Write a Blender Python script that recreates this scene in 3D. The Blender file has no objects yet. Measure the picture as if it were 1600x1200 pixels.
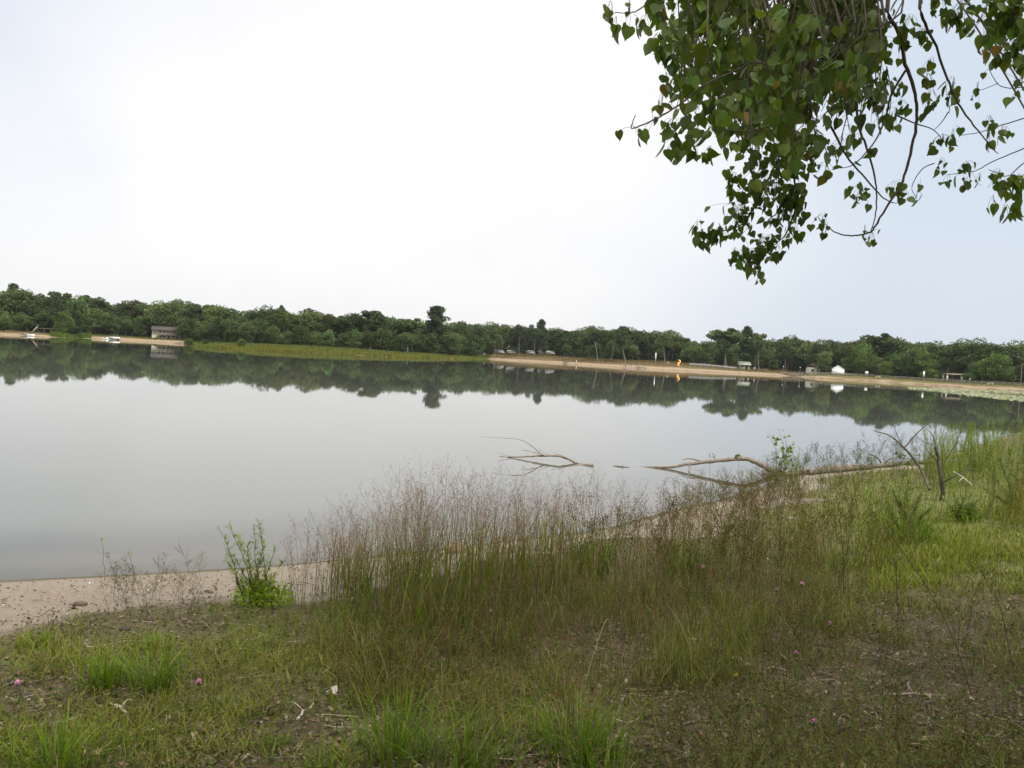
import bpy, math, random
import numpy as np
from mathutils import Matrix, Vector
rng = np.random.default_rng(7); random.seed(7)
C = bpy.context.scene
# ---------------------------------------------------------------- camera
F = 1400.0; PITCH = math.atan(45/F); ROLL = math.atan(0.0545); EYE = 2.2
fw = Vector((0, math.cos(PITCH), -math.sin(PITCH))); up0 = Vector((0, math.sin(PITCH), math.cos(PITCH))); H0 = Vector((1, 0, 0))
cr = H0*math.cos(ROLL) + up0*math.sin(ROLL); cu = -H0*math.sin(ROLL) + up0*math.cos(ROLL)
cd = bpy.data.cameras.new("camera"); cam = bpy.data.objects.new("camera", cd); C.collection.objects.link(cam)
M = Matrix((cr, cu, -fw)).transposed().to_4x4(); M.translation = Vector((0, 0, EYE)); cam.matrix_world = M
cd.sensor_width = 36; cd.lens = 36*F/1600; cd.clip_start = 0.05; cd.clip_end = 9000
C.camera = cam
# ---------------------------------------------------------------- sky, sun, exposure
SUN_EL, SUN_AZ = math.radians(56), math.radians(142)      # azimuth measured from +Y towards +X
w = bpy.data.worlds.new("World"); C.world = w; w.use_nodes = True
nt = w.node_tree; nt.nodes.clear()
def N(t, ty, **k):
    n = t.nodes.new(ty)
    for a, b in k.items(): setattr(n, a, b)
    return n
out = N(nt, 'ShaderNodeOutputWorld'); bg = N(nt, 'ShaderNodeBackground'); bg.inputs[1].default_value = 0.1
sky = N(nt, 'ShaderNodeTexSky', sky_type='NISHITA'); sky.sun_disc = False
sky.sun_elevation = SUN_EL; sky.sun_rotation = SUN_AZ
sky.air_density = 1.2; sky.dust_density = 3.0
tc = N(nt, 'ShaderNodeTexCoord'); mp = N(nt, 'ShaderNodeMapping'); mp.inputs['Scale'].default_value = (1, 1, 2.2)
nz = N(nt, 'ShaderNodeTexNoise'); nz.inputs['Scale'].default_value = 2.3; nz.inputs['Detail'].default_value = 4; nz.inputs['Roughness'].default_value = .45
nt.links.new(tc.outputs['Generated'], mp.inputs[0]); nt.links.new(mp.outputs[0], nz.inputs[0])
def raydir(px, py):
    d = cr*((px-800)/F) + cu*(-(py-600)/F) + fw
    return d
D0 = raydir(640, 200).normalized(); D1 = raydir(120, 560).normalized()
dot = N(nt, 'ShaderNodeVectorMath', operation='DOT_PRODUCT'); dot.inputs[1].default_value = D0
nt.links.new(tc.outputs['Generated'], dot.inputs[0])
mr = N(nt, 'ShaderNodeMapRange', interpolation_type='SMOOTHSTEP'); mr.inputs['From Min'].default_value = .865; mr.inputs['From Max'].default_value = .985
nt.links.new(dot.outputs['Value'], mr.inputs['Value'])
dot1 = N(nt, 'ShaderNodeVectorMath', operation='DOT_PRODUCT'); dot1.inputs[1].default_value = D1; nt.links.new(tc.outputs['Generated'], dot1.inputs[0])
mr1 = N(nt, 'ShaderNodeMapRange', interpolation_type='SMOOTHSTEP'); mr1.inputs['From Min'].default_value = .90; mr1.inputs['From Max'].default_value = .99; mr1.inputs['To Max'].default_value = .8; nt.links.new(dot1.outputs['Value'], mr1.inputs['Value'])
mxx = N(nt, 'ShaderNodeMath', operation='MAXIMUM'); nt.links.new(mr.outputs[0], mxx.inputs[0]); nt.links.new(mr1.outputs[0], mxx.inputs[1])
add = N(nt, 'ShaderNodeMath', operation='MULTIPLY_ADD'); add.inputs[1].default_value = .9; 
sub = N(nt, 'ShaderNodeMath', operation='SUBTRACT'); sub.inputs[1].default_value = .5
nt.links.new(nz.outputs[0], sub.inputs[0]); nt.links.new(sub.outputs[0], add.inputs[0]); nt.links.new(mxx.outputs[0], add.inputs[2])
cr1 = N(nt, 'ShaderNodeValToRGB'); e = cr1.color_ramp.elements
SK = 8.7
e[0].position = 0.0; e[0].color = (.68, .76, .865, 1); e[1].position = 1.0; e[1].color = (1.04, 1.015, 1.01, 1)
m_ = e.new(.45); m_.color = (.80, .85, .925, 1)
nt.links.new(add.outputs[0], cr1.inputs[0])
sc = N(nt, 'ShaderNodeVectorMath', operation='SCALE'); sc.inputs['Scale'].default_value = SK
nt.links.new(cr1.outputs[0], sc.inputs[0])
# an overcast dome is brighter overhead than near the horizon
sz = N(nt, 'ShaderNodeSeparateXYZ'); nt.links.new(tc.outputs['Generated'], sz.inputs[0])
mz = N(nt, 'ShaderNodeMapRange', interpolation_type='SMOOTHSTEP'); mz.inputs['From Min'].default_value = .40; mz.inputs['From Max'].default_value = .80; mz.inputs['To Min'].default_value = SK; mz.inputs['To Max'].default_value = SK*2.0
mwz = N(nt, 'ShaderNodeMix', data_type='RGBA'); mwz.inputs['B'].default_value = (1.0, .98, .93, 1); mzf = N(nt, 'ShaderNodeMapRange', interpolation_type='SMOOTHSTEP'); mzf.inputs['From Min'].default_value = .38; mzf.inputs['From Max'].default_value = .6
nt.links.new(sz.outputs['Z'], mzf.inputs['Value']); nt.links.new(mzf.outputs[0], mwz.inputs[0]); nt.links.new(cr1.outputs[0], mwz.inputs['A']); nt.links.new(mwz.outputs['Result'], sc.inputs[0])
nt.links.new(sz.outputs['Z'], mz.inputs['Value']); nt.links.new(mz.outputs[0], sc.inputs['Scale'])
mx = N(nt, 'ShaderNodeMix', data_type='RGBA'); mx.inputs[0].default_value = .88
nt.links.new(sky.outputs[0], mx.inputs['A']); nt.links.new(sc.outputs[0], mx.inputs['B'])
nt.links.new(mx.outputs['Result'], bg.inputs[0]); nt.links.new(bg.outputs[0], out.inputs[0])
sl = bpy.data.lights.new("sun", 'SUN'); sl.energy = 3.6; sl.angle = math.radians(10); sl.color = (1, .95, .85)
so = bpy.data.objects.new("sun", sl); C.collection.objects.link(so)
sd = Vector((math.sin(SUN_AZ)*math.cos(SUN_EL), math.cos(SUN_AZ)*math.cos(SUN_EL), math.sin(SUN_EL)))
so.rotation_euler = sd.to_track_quat('Z', 'Y').to_euler(); so.location = (0, 0, 30)
C.view_settings.view_transform = 'Standard'; C.view_settings.look = 'None'; C.view_settings.exposure = 0.3; C.view_settings.gamma = 1
C.render.engine = 'CYCLES'; C.cycles.samples = 96; C.cycles.use_denoising = True
C.cycles.max_bounces = 6; C.cycles.transparent_max_bounces = 12
C.render.resolution_x = 1024; C.render.resolution_y = 768
# ---------------------------------------------------------------- helpers
def P(px, py, Y):                       # the point at forward depth Y seen at a place in the photograph
    d = raydir(px, py); k = Y/d.y
    return Vector((d.x*k, Y, EYE + d.z*k))
def hor(px): return 511 + .0545*px
class Buf:                              # mesh collector
    def __init__(s): s.v = []; s.f3 = []; s.f4 = []; s.c = []; s.n = 0
    def add(s, V, F3=None, F4=None, col=(1, 1, 1)):
        V = np.asarray(V, float).reshape(-1, 3); n = len(V)
        col = np.asarray(col, float)
        if col.ndim == 1: col = np.tile(col, (n, 1))
        s.v.append(V); s.c.append(col)
        if F3 is not None and len(F3): s.f3.append(np.asarray(F3, int).reshape(-1, 3)+s.n)
        if F4 is not None and len(F4): s.f4.append(np.asarray(F4, int).reshape(-1, 4)+s.n)
        s.n += n; return s
    def mesh(s, name, smooth=False, shift=None):
        V = np.concatenate(s.v); 
        if shift is not None: V = V - np.asarray(shift)
        me = bpy.data.meshes.new(name)
        F3 = np.concatenate(s.f3) if s.f3 else np.zeros((0, 3), int); F4 = np.concatenate(s.f4) if s.f4 else np.zeros((0, 4), int)
        li = np.concatenate([F3.ravel(), F4.ravel()]); n3, n4 = len(F3), len(F4)
        st = np.concatenate([np.arange(n3)*3, n3*3+np.arange(n4)*4])
        me.vertices.add(len(V)); me.vertices.foreach_set('co', V.ravel())
        me.loops.add(len(li)); me.loops.foreach_set('vertex_index', li)
        me.polygons.add(n3+n4); me.polygons.foreach_set('loop_start', st)
        me.update(calc_edges=True); me.validate()
        a = me.color_attributes.new('Col', 'FLOAT_COLOR', 'POINT')
        cc = np.ones((len(V), 4)); cc[:, :3] = np.concatenate(s.c); a.data.foreach_set('color', cc.ravel())
        if smooth: me.shade_smooth()
        return me
def obj(name, b, mat, parent=None, smooth=False, loc=None):
    me = b.mesh(name, smooth, loc) if isinstance(b, Buf) else b
    o = bpy.data.objects.new(name, me); C.collection.objects.link(o)
    if mat is not None and not me.materials: me.materials.append(mat)
    if parent is not None: o.parent = parent
    if loc is not None: o.location = loc
    return o
def tag(o, label=None, cat=None, group=None, kind=None):
    if label: o['label'] = label
    if cat: o['category'] = cat
    if group: o['group'] = group
    if kind: o['kind'] = kind
    return o
def thing(name, label, cat, loc=(0, 0, 0), rz=0, group=None):
    o = bpy.data.objects.new(name, None); C.collection.objects.link(o); o.location = loc; o.rotation_euler = (0, 0, rz)
    o.empty_display_size = .2
    return tag(o, label, cat, group)
def copy_tree(root, kids):
    r = root.copy(); C.collection.objects.link(r)
    for k in kids:
        c = k.copy(); C.collection.objects.link(c); c.parent = r
    return r
def box(b, c, s, rz=0, col=(1, 1, 1), tilt=0):
    c = np.array(c, float); s = np.array(s, float)/2
    V = np.array([[x, y, z] for z in (-1, 1) for x, y in ((-1, -1), (1, -1), (1, 1), (-1, 1))])*s
    if tilt: ct, st = math.cos(tilt), math.sin(tilt); V = np.stack([V[:, 0]*ct+V[:, 2]*st, V[:, 1], -V[:, 0]*st+V[:, 2]*ct], 1)
    cz, sz = math.cos(rz), math.sin(rz)
    V = np.stack([V[:, 0]*cz-V[:, 1]*sz, V[:, 0]*sz+V[:, 1]*cz, V[:, 2]], 1) + c
    b.add(V, None, [[3, 2, 1, 0], [4, 5, 6, 7], [0, 1, 5, 4], [1, 2, 6, 5], [2, 3, 7, 6], [3, 0, 4, 7]], col); return b
def tubes(b, Pn, R, sides=3, col=(1, 1, 1)):      # Pn n,K,3 ; R n,K or K
    Pn = np.asarray(Pn, float)
    if Pn.ndim == 2: Pn = Pn[None]
    n, K, _ = Pn.shape; R = np.broadcast_to(np.asarray(R, float), (n, K))
    T = np.gradient(Pn, axis=1); T /= np.linalg.norm(T, axis=2, keepdims=True)+1e-9
    ref = np.where(np.abs(T[:, :1, 2:3]) > .85, np.array([1., 0, 0]), np.array([0, 0, 1.]))
    ref = np.broadcast_to(ref, T.shape)
    A = np.cross(T, ref); A /= np.linalg.norm(A, axis=2, keepdims=True)+1e-9; B = np.cross(T, A)
    ang = np.arange(sides)*2*math.pi/sides
    V = Pn[:, :, None]+R[:, :, None, None]*(A[:, :, None]*np.cos(ang)[None, None, :, None]+B[:, :, None]*np.sin(ang)[None, None, :, None])
    i = (np.arange(n)*K*sides)[:, None, None]; k = (np.arange(K-1)*sides)[None, :, None]; j = np.arange(sides)[None, None, :]; j2 = (j+1) % sides
    F4 = np.stack([i+k+j, i+k+j2, i+k+sides+j2, i+k+sides+j], -1).reshape(-1, 4)
    col = np.asarray(col, float)
    if col.ndim == 2: col = np.repeat(col, K*sides, axis=0)
    elif col.ndim == 3: col = np.repeat(col.reshape(-1, 3), sides, axis=0)
    b.add(V, None, F4, col)
    if sides > 3:
        for ii in range(n):
            for kk, fl in ((0, 1), (K-1, 0)):
                ring = V[ii, kk]; cpt = ring.mean(0)
                VV = np.concatenate([ring, cpt[None]]); 
                f = [[a, (a+1) % sides, sides] if not fl else [(a+1) % sides, a, sides] for a in range(sides)]
                cc = col if col.ndim == 1 else col[ii*K*sides]
                b.add(VV, f, None, cc)
    return b
def ribbons(b, Pn, W, side, col):       # flat blades
    n, K, _ = Pn.shape; W = np.broadcast_to(W, (n, K))
    o_ = side[:, None, :]*W[:, :, None]*.5
    V = np.stack([Pn-o_, Pn+o_], 2)
    i = (np.arange(n)*K*2)[:, None]; k = (np.arange(K-1)*2)[None, :]
    F4 = np.stack([i+k, i+k+1, i+k+3, i+k+2], -1).reshape(-1, 4)
    if col.ndim == 2: col = np.repeat(col, K*2, axis=0)
    else: col = np.repeat(col.reshape(-1, 3), 2, axis=0)
    b.add(V, None, F4, col); return b
def inst(b, tv, tf3, R, T, S, col, tf4=None):      # stamp a template n times
    n = len(T); m = len(tv); S = np.asarray(S, float)
    if S.ndim == 1: S = S[:, None]
    V = np.einsum('nij,nmj->nmi', R, tv[None]*S[:, None, :]) + T[:, None, :]
    off = (np.arange(n)*m)[:, None, None]
    F3 = (np.asarray(tf3)[None]+off).reshape(-1, 3) if tf3 is not None else None
    F4 = (np.asarray(tf4)[None]+off).reshape(-1, 4) if tf4 is not None else None
    b.add(V, F3, F4, np.repeat(col, m, axis=0)); return b
def randrot(n, r=None):
    q = (r or rng).normal(size=(n, 4)); q /= np.linalg.norm(q, axis=1, keepdims=True); a, x, y, z = q.T
    return np.stack([1-2*(y*y+z*z), 2*(x*y-a*z), 2*(x*z+a*y), 2*(x*y+a*z), 1-2*(x*x+z*z), 2*(y*z-a*x), 2*(x*z-a*y), 2*(y*z+a*x), 1-2*(x*x+y*y)], -1).reshape(n, 3, 3)
def frame(z, x):                        # rotations whose Y axis is z-vector given (leaf tip direction), X close to x
    y = z/(np.linalg.norm(z, axis=1, keepdims=True)+1e-9); zz = np.cross(x, y); zz /= np.linalg.norm(zz, axis=1, keepdims=True)+1e-9
    xx = np.cross(y, zz); return np.stack([xx, y, zz], -1)
def vnoise(x, y, s=1.0, seed=0):
    x = np.asarray(x, float)*s; y = np.asarray(y, float)*s
    xi = np.floor(x).astype(np.int64); yi = np.floor(y).astype(np.int64); fx = x-xi; fy = y-yi
    def h(a, b):
        k = (a*374761393+b*668265263+seed*1442695041) & 0x7fffffff; k = ((k ^ (k >> 13))*1274126177) & 0x7fffffff
        return ((k ^ (k >> 16)) & 0xffff)/65535.
    fx = fx*fx*(3-2*fx); fy = fy*fy*(3-2*fy)
    return (h(xi, yi)*(1-fx)+h(xi+1, yi)*fx)*(1-fy)+(h(xi, yi+1)*(1-fx)+h(xi+1, yi+1)*fx)*fy
def fbm(x, y, s=1., seed=0, o=3):
    t = 0; a = 1; A = 0
    for i in range(o): t = t+a*vnoise(x, y, s*2**i, seed+i); A += a; a *= .5
    return t/A
def sm(a, b, x): t = np.clip((x-a)/(b-a), 0, 1); return t*t*(3-2*t)
# ---------------------------------------------------------------- materials
def mat(name, col=None, rough=.7, attr=False, vary=0, noise=None, bump=0, trans=0, rnd=0, metal=0, spec=.3, sat=None):
    m = bpy.data.materials.new(name); m.use_nodes = True; t = m.node_tree; t.nodes.clear(); L = t.links.new
    o = N(t, 'ShaderNodeOutputMaterial'); p = N(t, 'ShaderNodeBsdfPrincipled')
    p.inputs['Roughness'].default_value = rough; p.inputs['Metallic'].default_value = metal; p.inputs['Specular IOR Level'].default_value = spec
    src = None
    if attr: a = N(t, 'ShaderNodeAttribute', attribute_name='Col'); src = a.outputs['Color']
    else: c = N(t, 'ShaderNodeRGB'); c.outputs[0].default_value = (*col, 1); src = c.outputs[0]
    g = N(t, 'ShaderNodeNewGeometry')
    if noise:
        n = N(t, 'ShaderNodeTexNoise'); n.inputs['Scale'].default_value = noise[0]; n.inputs['Detail'].default_value = 5
        L(g.outputs['Position'], n.inputs[0])
        r = N(t, 'ShaderNodeMapRange'); r.inputs['From Min'].default_value = .3; r.inputs['From Max'].default_value = .7
        r.inputs['To Min'].default_value = 1-noise[1]; r.inputs['To Max'].default_value = 1+noise[1]; L(n.outputs[0], r.inputs[0])
        v = N(t, 'ShaderNodeVectorMath', operation='SCALE'); L(src, v.inputs[0]); L(r.outputs[0], v.inputs['Scale']); src = v.outputs[0]
        if bump:
            bp = N(t, 'ShaderNodeBump'); bp.inputs['Strength'].default_value = bump; bp.inputs['Distance'].default_value = .02; L(n.outputs[0], bp.inputs['Height']); L(bp.outputs[0], p.inputs['Normal'])
    if rnd:
        oi = N(t, 'ShaderNodeObjectInfo'); r = N(t, 'ShaderNodeMapRange'); r.inputs['To Min'].default_value = 1-rnd; r.inputs['To Max'].default_value = 1+rnd; L(oi.outputs['Random'], r.inputs[0])
        hs = N(t, 'ShaderNodeHueSaturation'); L(src, hs.inputs['Color']); L(r.outputs[0], hs.inputs['Value'])
        w_ = N(t, 'ShaderNodeMath', operation='FRACT'); mm = N(t, 'ShaderNodeMath', operation='MULTIPLY'); mm.inputs[1].default_value = 7.31; L(oi.outputs['Random'], mm.inputs[0]); L(mm.outputs[0], w_.inputs[0])
        r2 = N(t, 'ShaderNodeMapRange'); r2.inputs['To Min'].default_value = .475; r2.inputs['To Max'].default_value = .52; L(w_.outputs[0], r2.inputs[0]); L(r2.outputs[0], hs.inputs['Hue']); src = hs.outputs[0]
    if sat:
        h2 = N(t, 'ShaderNodeHueSaturation'); h2.inputs['Saturation'].default_value = sat[0]; h2.inputs['Value'].default_value = sat[1]; L(src, h2.inputs['Color']); src = h2.outputs[0]
    L(src, p.inputs['Base Color'])
    if trans:
        tr = N(t, 'ShaderNodeBsdfTranslucent'); sc_ = N(t, 'ShaderNodeVectorMath', operation='MULTIPLY'); sc_.inputs[1].default_value = (1.1, 1.25, .6); L(src, sc_.inputs[0]); L(sc_.outputs[0], tr.inputs[0])
        ms = N(t, 'ShaderNodeMixShader'); ms.inputs[0].default_value = trans; L(p.outputs[0], ms.inputs[1]); L(tr.outputs[0], ms.inputs[2]); L(ms.outputs[0], o.inputs[0])
    else: L(p.outputs[0], o.inputs[0])
    return m
m_leaf = mat('leaf', attr=True, rough=.45, trans=.4, rnd=0, spec=.35, sat=(1.15, 1.0))
m_wood_leaf = mat('wood_foliage', attr=True, rough=.7, trans=.22, rnd=.38, spec=.2)
m_grass = mat('grass', attr=True, rough=.6, trans=.3, spec=.2, sat=(1.18, .92))
m_dry = mat('dry', attr=True, rough=.9, spec=.1, trans=.12)
m_bark = mat('bark', (.12, .10, .08), .9, noise=(9, .35), bump=.5)
m_palebark = mat('pale_bark', (.17, .155, .135), .9, noise=(1.5, .3), bump=.3)
m_drift = mat('driftwood', attr=True, rough=.85, noise=(14, .3), bump=.6)
m_twig = mat('twig', (.085, .065, .05), .8, noise=(40, .3))
m_white = mat('white_paint', (.78, .78, .77), .45, noise=(2, .05))
m_cream = mat('cream_siding', (.50, .48, .36), .7, noise=(1.2, .1))
m_roof = mat('shingle', (.06, .051, .047), .9, noise=(1.8, .25), bump=.3)
m_dark = mat('dark_opening', (.025, .028, .03), .3)
m_plank = mat('plank', (.30, .27, .23), .85, noise=(3, .25), bump=.3)
m_greywood = mat('grey_wood', (.23, .215, .17), .9, noise=(2.2, .35), bump=.3)
m_orange = mat('orange_plastic', (.75, .25, .02), .45, noise=(3, .08))
m_yellow = mat('pale_yellow_plastic', (.8, .62, .25), .45, noise=(3, .08))
m_skin = mat('skin', (.42, .27, .20), .6, noise=(20, .06))
m_shirt = mat('white_cotton', (.75, .75, .75), .9, noise=(20, .06))
m_shorts = mat('dark_cotton', (.05, .055, .08), .9, noise=(20, .1))
m_red = mat('red_cloth', (.35, .08, .08), .8, noise=(10, .1))
m_blue = mat('blue_canvas', (.10, .14, .25), .8, noise=(6, .15))
m_glass = mat('window_glass', (.03, .035, .04), .08, spec=.6)
m_rubber = mat('rubber', (.02, .02, .02), .8, noise=(9, .1))
m_metal = mat('pole_metal', (.5, .5, .5), .4, metal=.7, noise=(9, .1))
m_canvas = mat('white_canvas', (.8, .8, .8), .8, noise=(2, .05))
m_pink = mat('petal', attr=True, rough=.6, trans=.3)
# ---------------------------------------------------------------- shoreline and terrain
near_px = [(-300, 925), (-120, 914), (0, 908), (150, 901), (300, 893), (400, 886), (480, 880), (600, 868), (700, 856), (820, 842), (930, 830), (1000, 811), (1070, 793), (1130, 780), (1185, 763), (1225, 746), (1290, 738), (1350, 733), (1420, 724), (1500, 704), (1560, 686), (1600, 674), (1660, 660)]
far_px = [(-120, 517), (0, 523), (75, 526.3), (100, 528), (130, 528.5), (150, 529.5), (200, 532), (240, 534.5), (286, 537), (292, 541), (340, 544), (400, 547.5), (500, 552.5), (560, 555), (600, 557.5), (650, 559), (700, 560.5), (740, 561), (762, 561), (775, 562), (850, 566), (900, 569.5), (985, 574.7), (1060, 578.5), (1150, 583.5), (1240, 588), (1262, 590), (1350, 595), (1430, 600), (1520, 606), (1600, 611), (1680, 616)]
def W0(px, py, z=0.): d = raydir(px, py); k = (z-EYE)/d.z; return np.array([d.x*k, d.y*k])
lake = [W0(*p) for p in near_px] + [np.array(p, float) for p in ((62, 72), (95, 112), (140, 168), (172, 225))] + [W0(*p) for p in far_px[::-1]] + [np.array(p, float) for p in ((-250, 215), (-290, 150), (-260, 60), (-120, 10), (-40, 6.5), (-18, 7.0))]
def smooth_poly(pl, it=2):
    pl = np.array(pl)
    for _ in range(it):
        q = np.roll(pl, -1, 0); pl = np.stack([.75*pl+.25*q, .25*pl+.75*q], 1).reshape(-1, 2)
    return pl
LK = smooth_poly(lake, 2)
def sdist(x, y):                        # > 0 on land
    x = np.asarray(x, float).ravel(); y = np.asarray(y, float).ravel(); res = np.empty(len(x))
    A = LK; B = np.roll(LK, -1, 0); D = B-A; DD = (D**2).sum(1)
    for s in range(0, len(x), 20000):
        X = x[s:s+20000, None]; Y = y[s:s+20000, None]
        t = np.clip(((X-A[:, 0])*D[:, 0]+(Y-A[:, 1])*D[:, 1])/DD, 0, 1)
        d = np.sqrt(((X-A[:, 0]-t*D[:, 0])**2+(Y-A[:, 1]-t*D[:, 1])**2).min(1))
        c = ((A[:, 1] > Y) != (B[:, 1] > Y)) & (X < D[:, 0]*(Y-A[:, 1])/np.where(D[:, 1] == 0, 1e-9, D[:, 1])+A[:, 0])
        res[s:s+20000] = np.where(c.sum(1) % 2 == 1, -d, d)
    return res
# along the far shore, by photograph column: sand width, bank height, ramp length
zp = np.array([-300, 70, 78, 128, 140, 286, 294, 755, 772, 860, 1060, 1240, 1262, 1800])
z_sand = np.interp; zs = np.array([3.5, 3.5, 0, 0, 6.5, 8, 0, 0, 4, 5, 6.5, 6, 1.5, 1.5]); zh = np.array([1.3, 1.3, 1.0, 1.0, 1.5, 1.5, .9, 1.0, 2.8, 3.8, 3.3, 2.3, 1.45, 1.45]); zr = np.array([14, 14, 14, 14, 22, 22, 26, 26, 40, 48, 45, 40, 6, 6])
def colpx(x, y): return 800 + F*np.asarray(x)/np.maximum(np.asarray(y), 1.)
def gz(x, y, s=None):
    sh = np.shape(x); x = np.asarray(x, float).ravel(); y = np.asarray(y, float).ravel()
    if s is None: s = sdist(x, y)
    r = np.hypot(x, y); far = sm(90, 150, r); px = colpx(x, y)
    jit = (fbm(x, y, .9, 3)-.5)*.5*(1-far)
    s2 = s + jit*np.clip(np.abs(s), 0, 1)
    nearz = .72*(1-np.exp(-np.maximum(s2, 0)/4.2)) + np.maximum(s2-12, 0)*.006
    nearz = nearz + (fbm(x, y, 1.6, 11)-.5)*.07*sm(0, 2.5, s2) + (vnoise(x, y, 7, 5)-.5)*.018*sm(.3, 1.5, s2)
    H = np.interp(px, zp, zh); Rm = np.interp(px, zp, zr)
    farz = H*(1-np.exp(-2.2*np.maximum(s2, 0)/Rm)) + (fbm(x, y, .06, 21)-.5)*.5*sm(4, 25, s2)
    land = nearz*(1-far)+farz*far
    bed = -np.minimum(np.maximum(-s2, 0)*.10, 3.0)
    return np.where(s2 > 0, land, bed).reshape(sh)
def ground_at(px, py, it=8):            # where the line of sight meets the ground
    px = np.atleast_1d(np.asarray(px, float)); py = np.atleast_1d(np.asarray(py, float)); z = np.full(px.shape, .4)
    dx = cr.x*(px-800)/F - cu.x*(py-600)/F + fw.x; dy = cr.y*(px-800)/F - cu.y*(py-600)/F + fw.y; dz = cr.z*(px-800)/F - cu.z*(py-600)/F + fw.z
    for _ in range(it):
        k = (z-EYE)/dz; z = .5*z+.5*gz(dx*k, dy*k)
    k = (z-EYE)/dz; return np.stack([dx*k, dy*k, gz(dx*k, dy*k)], 1)
def G(x, y): return float(gz(np.array([x]), np.array([y]))[0])
rad = np.concatenate([np.geomspace(.35, 48, 380), np.geomspace(48, 180, 50)[1:], np.arange(182, 400, 1.25), np.geomspace(402, 6500, 40)])
ang = np.concatenate([np.arange(-38, 38, .25), np.arange(38, 322, 3.5)])*math.pi/180
nr, na = len(rad), len(ang)
GX = rad[:, None]*np.sin(ang)[None]; GY = rad[:, None]*np.cos(ang)[None]
S_ = sdist(GX, GY).reshape(nr, na); Z_ = gz(GX.ravel(), GY.ravel(), S_.ravel()).reshape(nr, na)
px_ = colpx(GX, GY); R_ = np.hypot(GX, GY)
# zones: red = sand, green = living turf, blue = dry litter
fz = fbm(GX, GY, .8, 31); fz2 = fbm(GX, GY, .35, 41)
PATCH = [(60, 1010, 90, 30, 1), (230, 1000, 120, 40, .9), (420, 1010, 130, 60, .9), (120, 1170, 140, 50, .9), (560, 1160, 60, 60, .5), (1450, 800, 190, 70, 1.3), (1580, 830, 160, 70, 1.3), (760, 1120, 160, 60, .6), (1350, 860, 120, 50, .9), (1550, 880, 130, 50, .9), (300, 1150, 150, 50, .6)]
def turf(x, y):
    x = np.asarray(x, float); y = np.asarray(y, float); Yc = np.maximum(y, .6)
    z = .45; dx = x; dz = z-EYE
    # project to the photograph to place the patches of turf seen there
    cx = cr.x*dx+cr.y*Yc+cr.z*dz; cy = cu.x*dx+cu.y*Yc+cu.z*dz; cz = fw.x*dx+fw.y*Yc+fw.z*dz
    px = 800+F*cx/cz; py = 600-F*cy/cz; t = np.zeros(px.shape)
    for a, b, sx, sy, wgt in PATCH: t = np.maximum(t, wgt*np.exp(-((px-a)/sx)**2/2-((py-b)/sy)**2/2))
    return t
tf = turf(GX, GY); near = 1-sm(60, 120, R_)
sandw_n = np.interp(GX, [-12, -3.2, -1.8, 0, 3, 6, 9, 15], [2.6, 2.6, 2.2, 1.5, 1.3, 1.2, .8, .3])
sand_n = 1-sm(-.25, .35, (S_-sandw_n)+(fz-.5)*1.6)
sand_f = 1-sm(-1.2, 1.2, S_-np.interp(px_, zp, zs)+(fbm(GX, GY, .15, 9)-.5)*3)
sandm = np.where(S_ < -.5, 1, sand_n*near+sand_f*(1-near))
green_f = np.interp(px_, [70, 130, 140, 286, 294, 755, 772, 1060, 1240, 1270], [.3, .9, .4, .4, 1, 1, .12, .25, .35, .55])
green = np.clip((tf*1.1+(fz2-.5)*.9)*near+green_f*(1-near), 0, 1); 
b = Buf(); V = np.stack([GX, GY, Z_], -1).reshape(-1, 3)
ii = np.arange(nr-1)[:, None]*na; jj = np.arange(na)[None]; j2 = (jj+1) % na
FQ = np.stack([ii+j2, ii+na+j2, ii+na+jj, ii+jj], -1).reshape(-1, 4)
wet = (1-sm(.0, .045, Z_+(fz-.5)*.02))*(1-.75*sm(.01, .12, -Z_))
b.add(V, None, FQ, np.stack([sandm, green, wet], -1).reshape(-1, 3))
b.add([[0, 0, G(0, 0)]]); b.f3.append(np.stack([np.full(na, b.n-1), np.arange(na), (np.arange(na)+1) % na], 1))
mg = bpy.data.materials.new('ground_mix'); mg.use_nodes = True; t = mg.node_tree; t.nodes.clear(); L = t.links.new
o = N(t, 'ShaderNodeOutputMaterial'); p = N(t, 'ShaderNodeBsdfPrincipled'); p.inputs['Roughness'].default_value = .92; p.inputs['Specular IOR Level'].default_value = .15
g = N(t, 'ShaderNodeNewGeometry'); at = N(t, 'ShaderNodeAttribute', attribute_name='Col'); sp = N(t, 'ShaderNodeSeparateColor'); L(at.outputs['Color'], sp.inputs[0])
def noi(scale, det=6, ro=.6):
    n = N(t, 'ShaderNodeTexNoise'); n.inputs['Scale'].default_value = scale; n.inputs['Detail'].default_value = det; n.inputs['Roughness'].default_value = ro; L(g.outputs['Position'], n.inputs[0]); return n
def ramp(src, stops):
    r = N(t, 'ShaderNodeValToRGB'); e = r.color_ramp.elements
    while len(e) < len(stops): e.new(.5)
    for k, (q, c) in enumerate(stops): e[k].position = q; e[k].color = (*c, 1)
    L(src, r.inputs[0]); return r.outputs[0]
def mixc(f, a, b2, ty='MIX'):
    m = N(t, 'ShaderNodeMix', data_type='RGBA', blend_type=ty)
    if isinstance(f, float): m.inputs[0].default_value = f
    else: L(f, m.inputs[0])
    L(a, m.inputs['A']); L(b2, m.inputs['B']); return m.outputs['Result']
n1 = noi(14); n2 = noi(90, 3); n3 = noi(2.5); n4 = noi(38, 8, .75)
sandc = mixc(.45, ramp(n1.outputs[0], [(.3, (.175, .145, .112)), (.55, (.26, .214, .168)), (.75, (.32, .27, .215))]), ramp(n2.outputs[0], [(.35, (.08, .065, .05)), (.5, (.25, .205, .16)), (.68, (.44, .385, .32))]))
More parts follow.
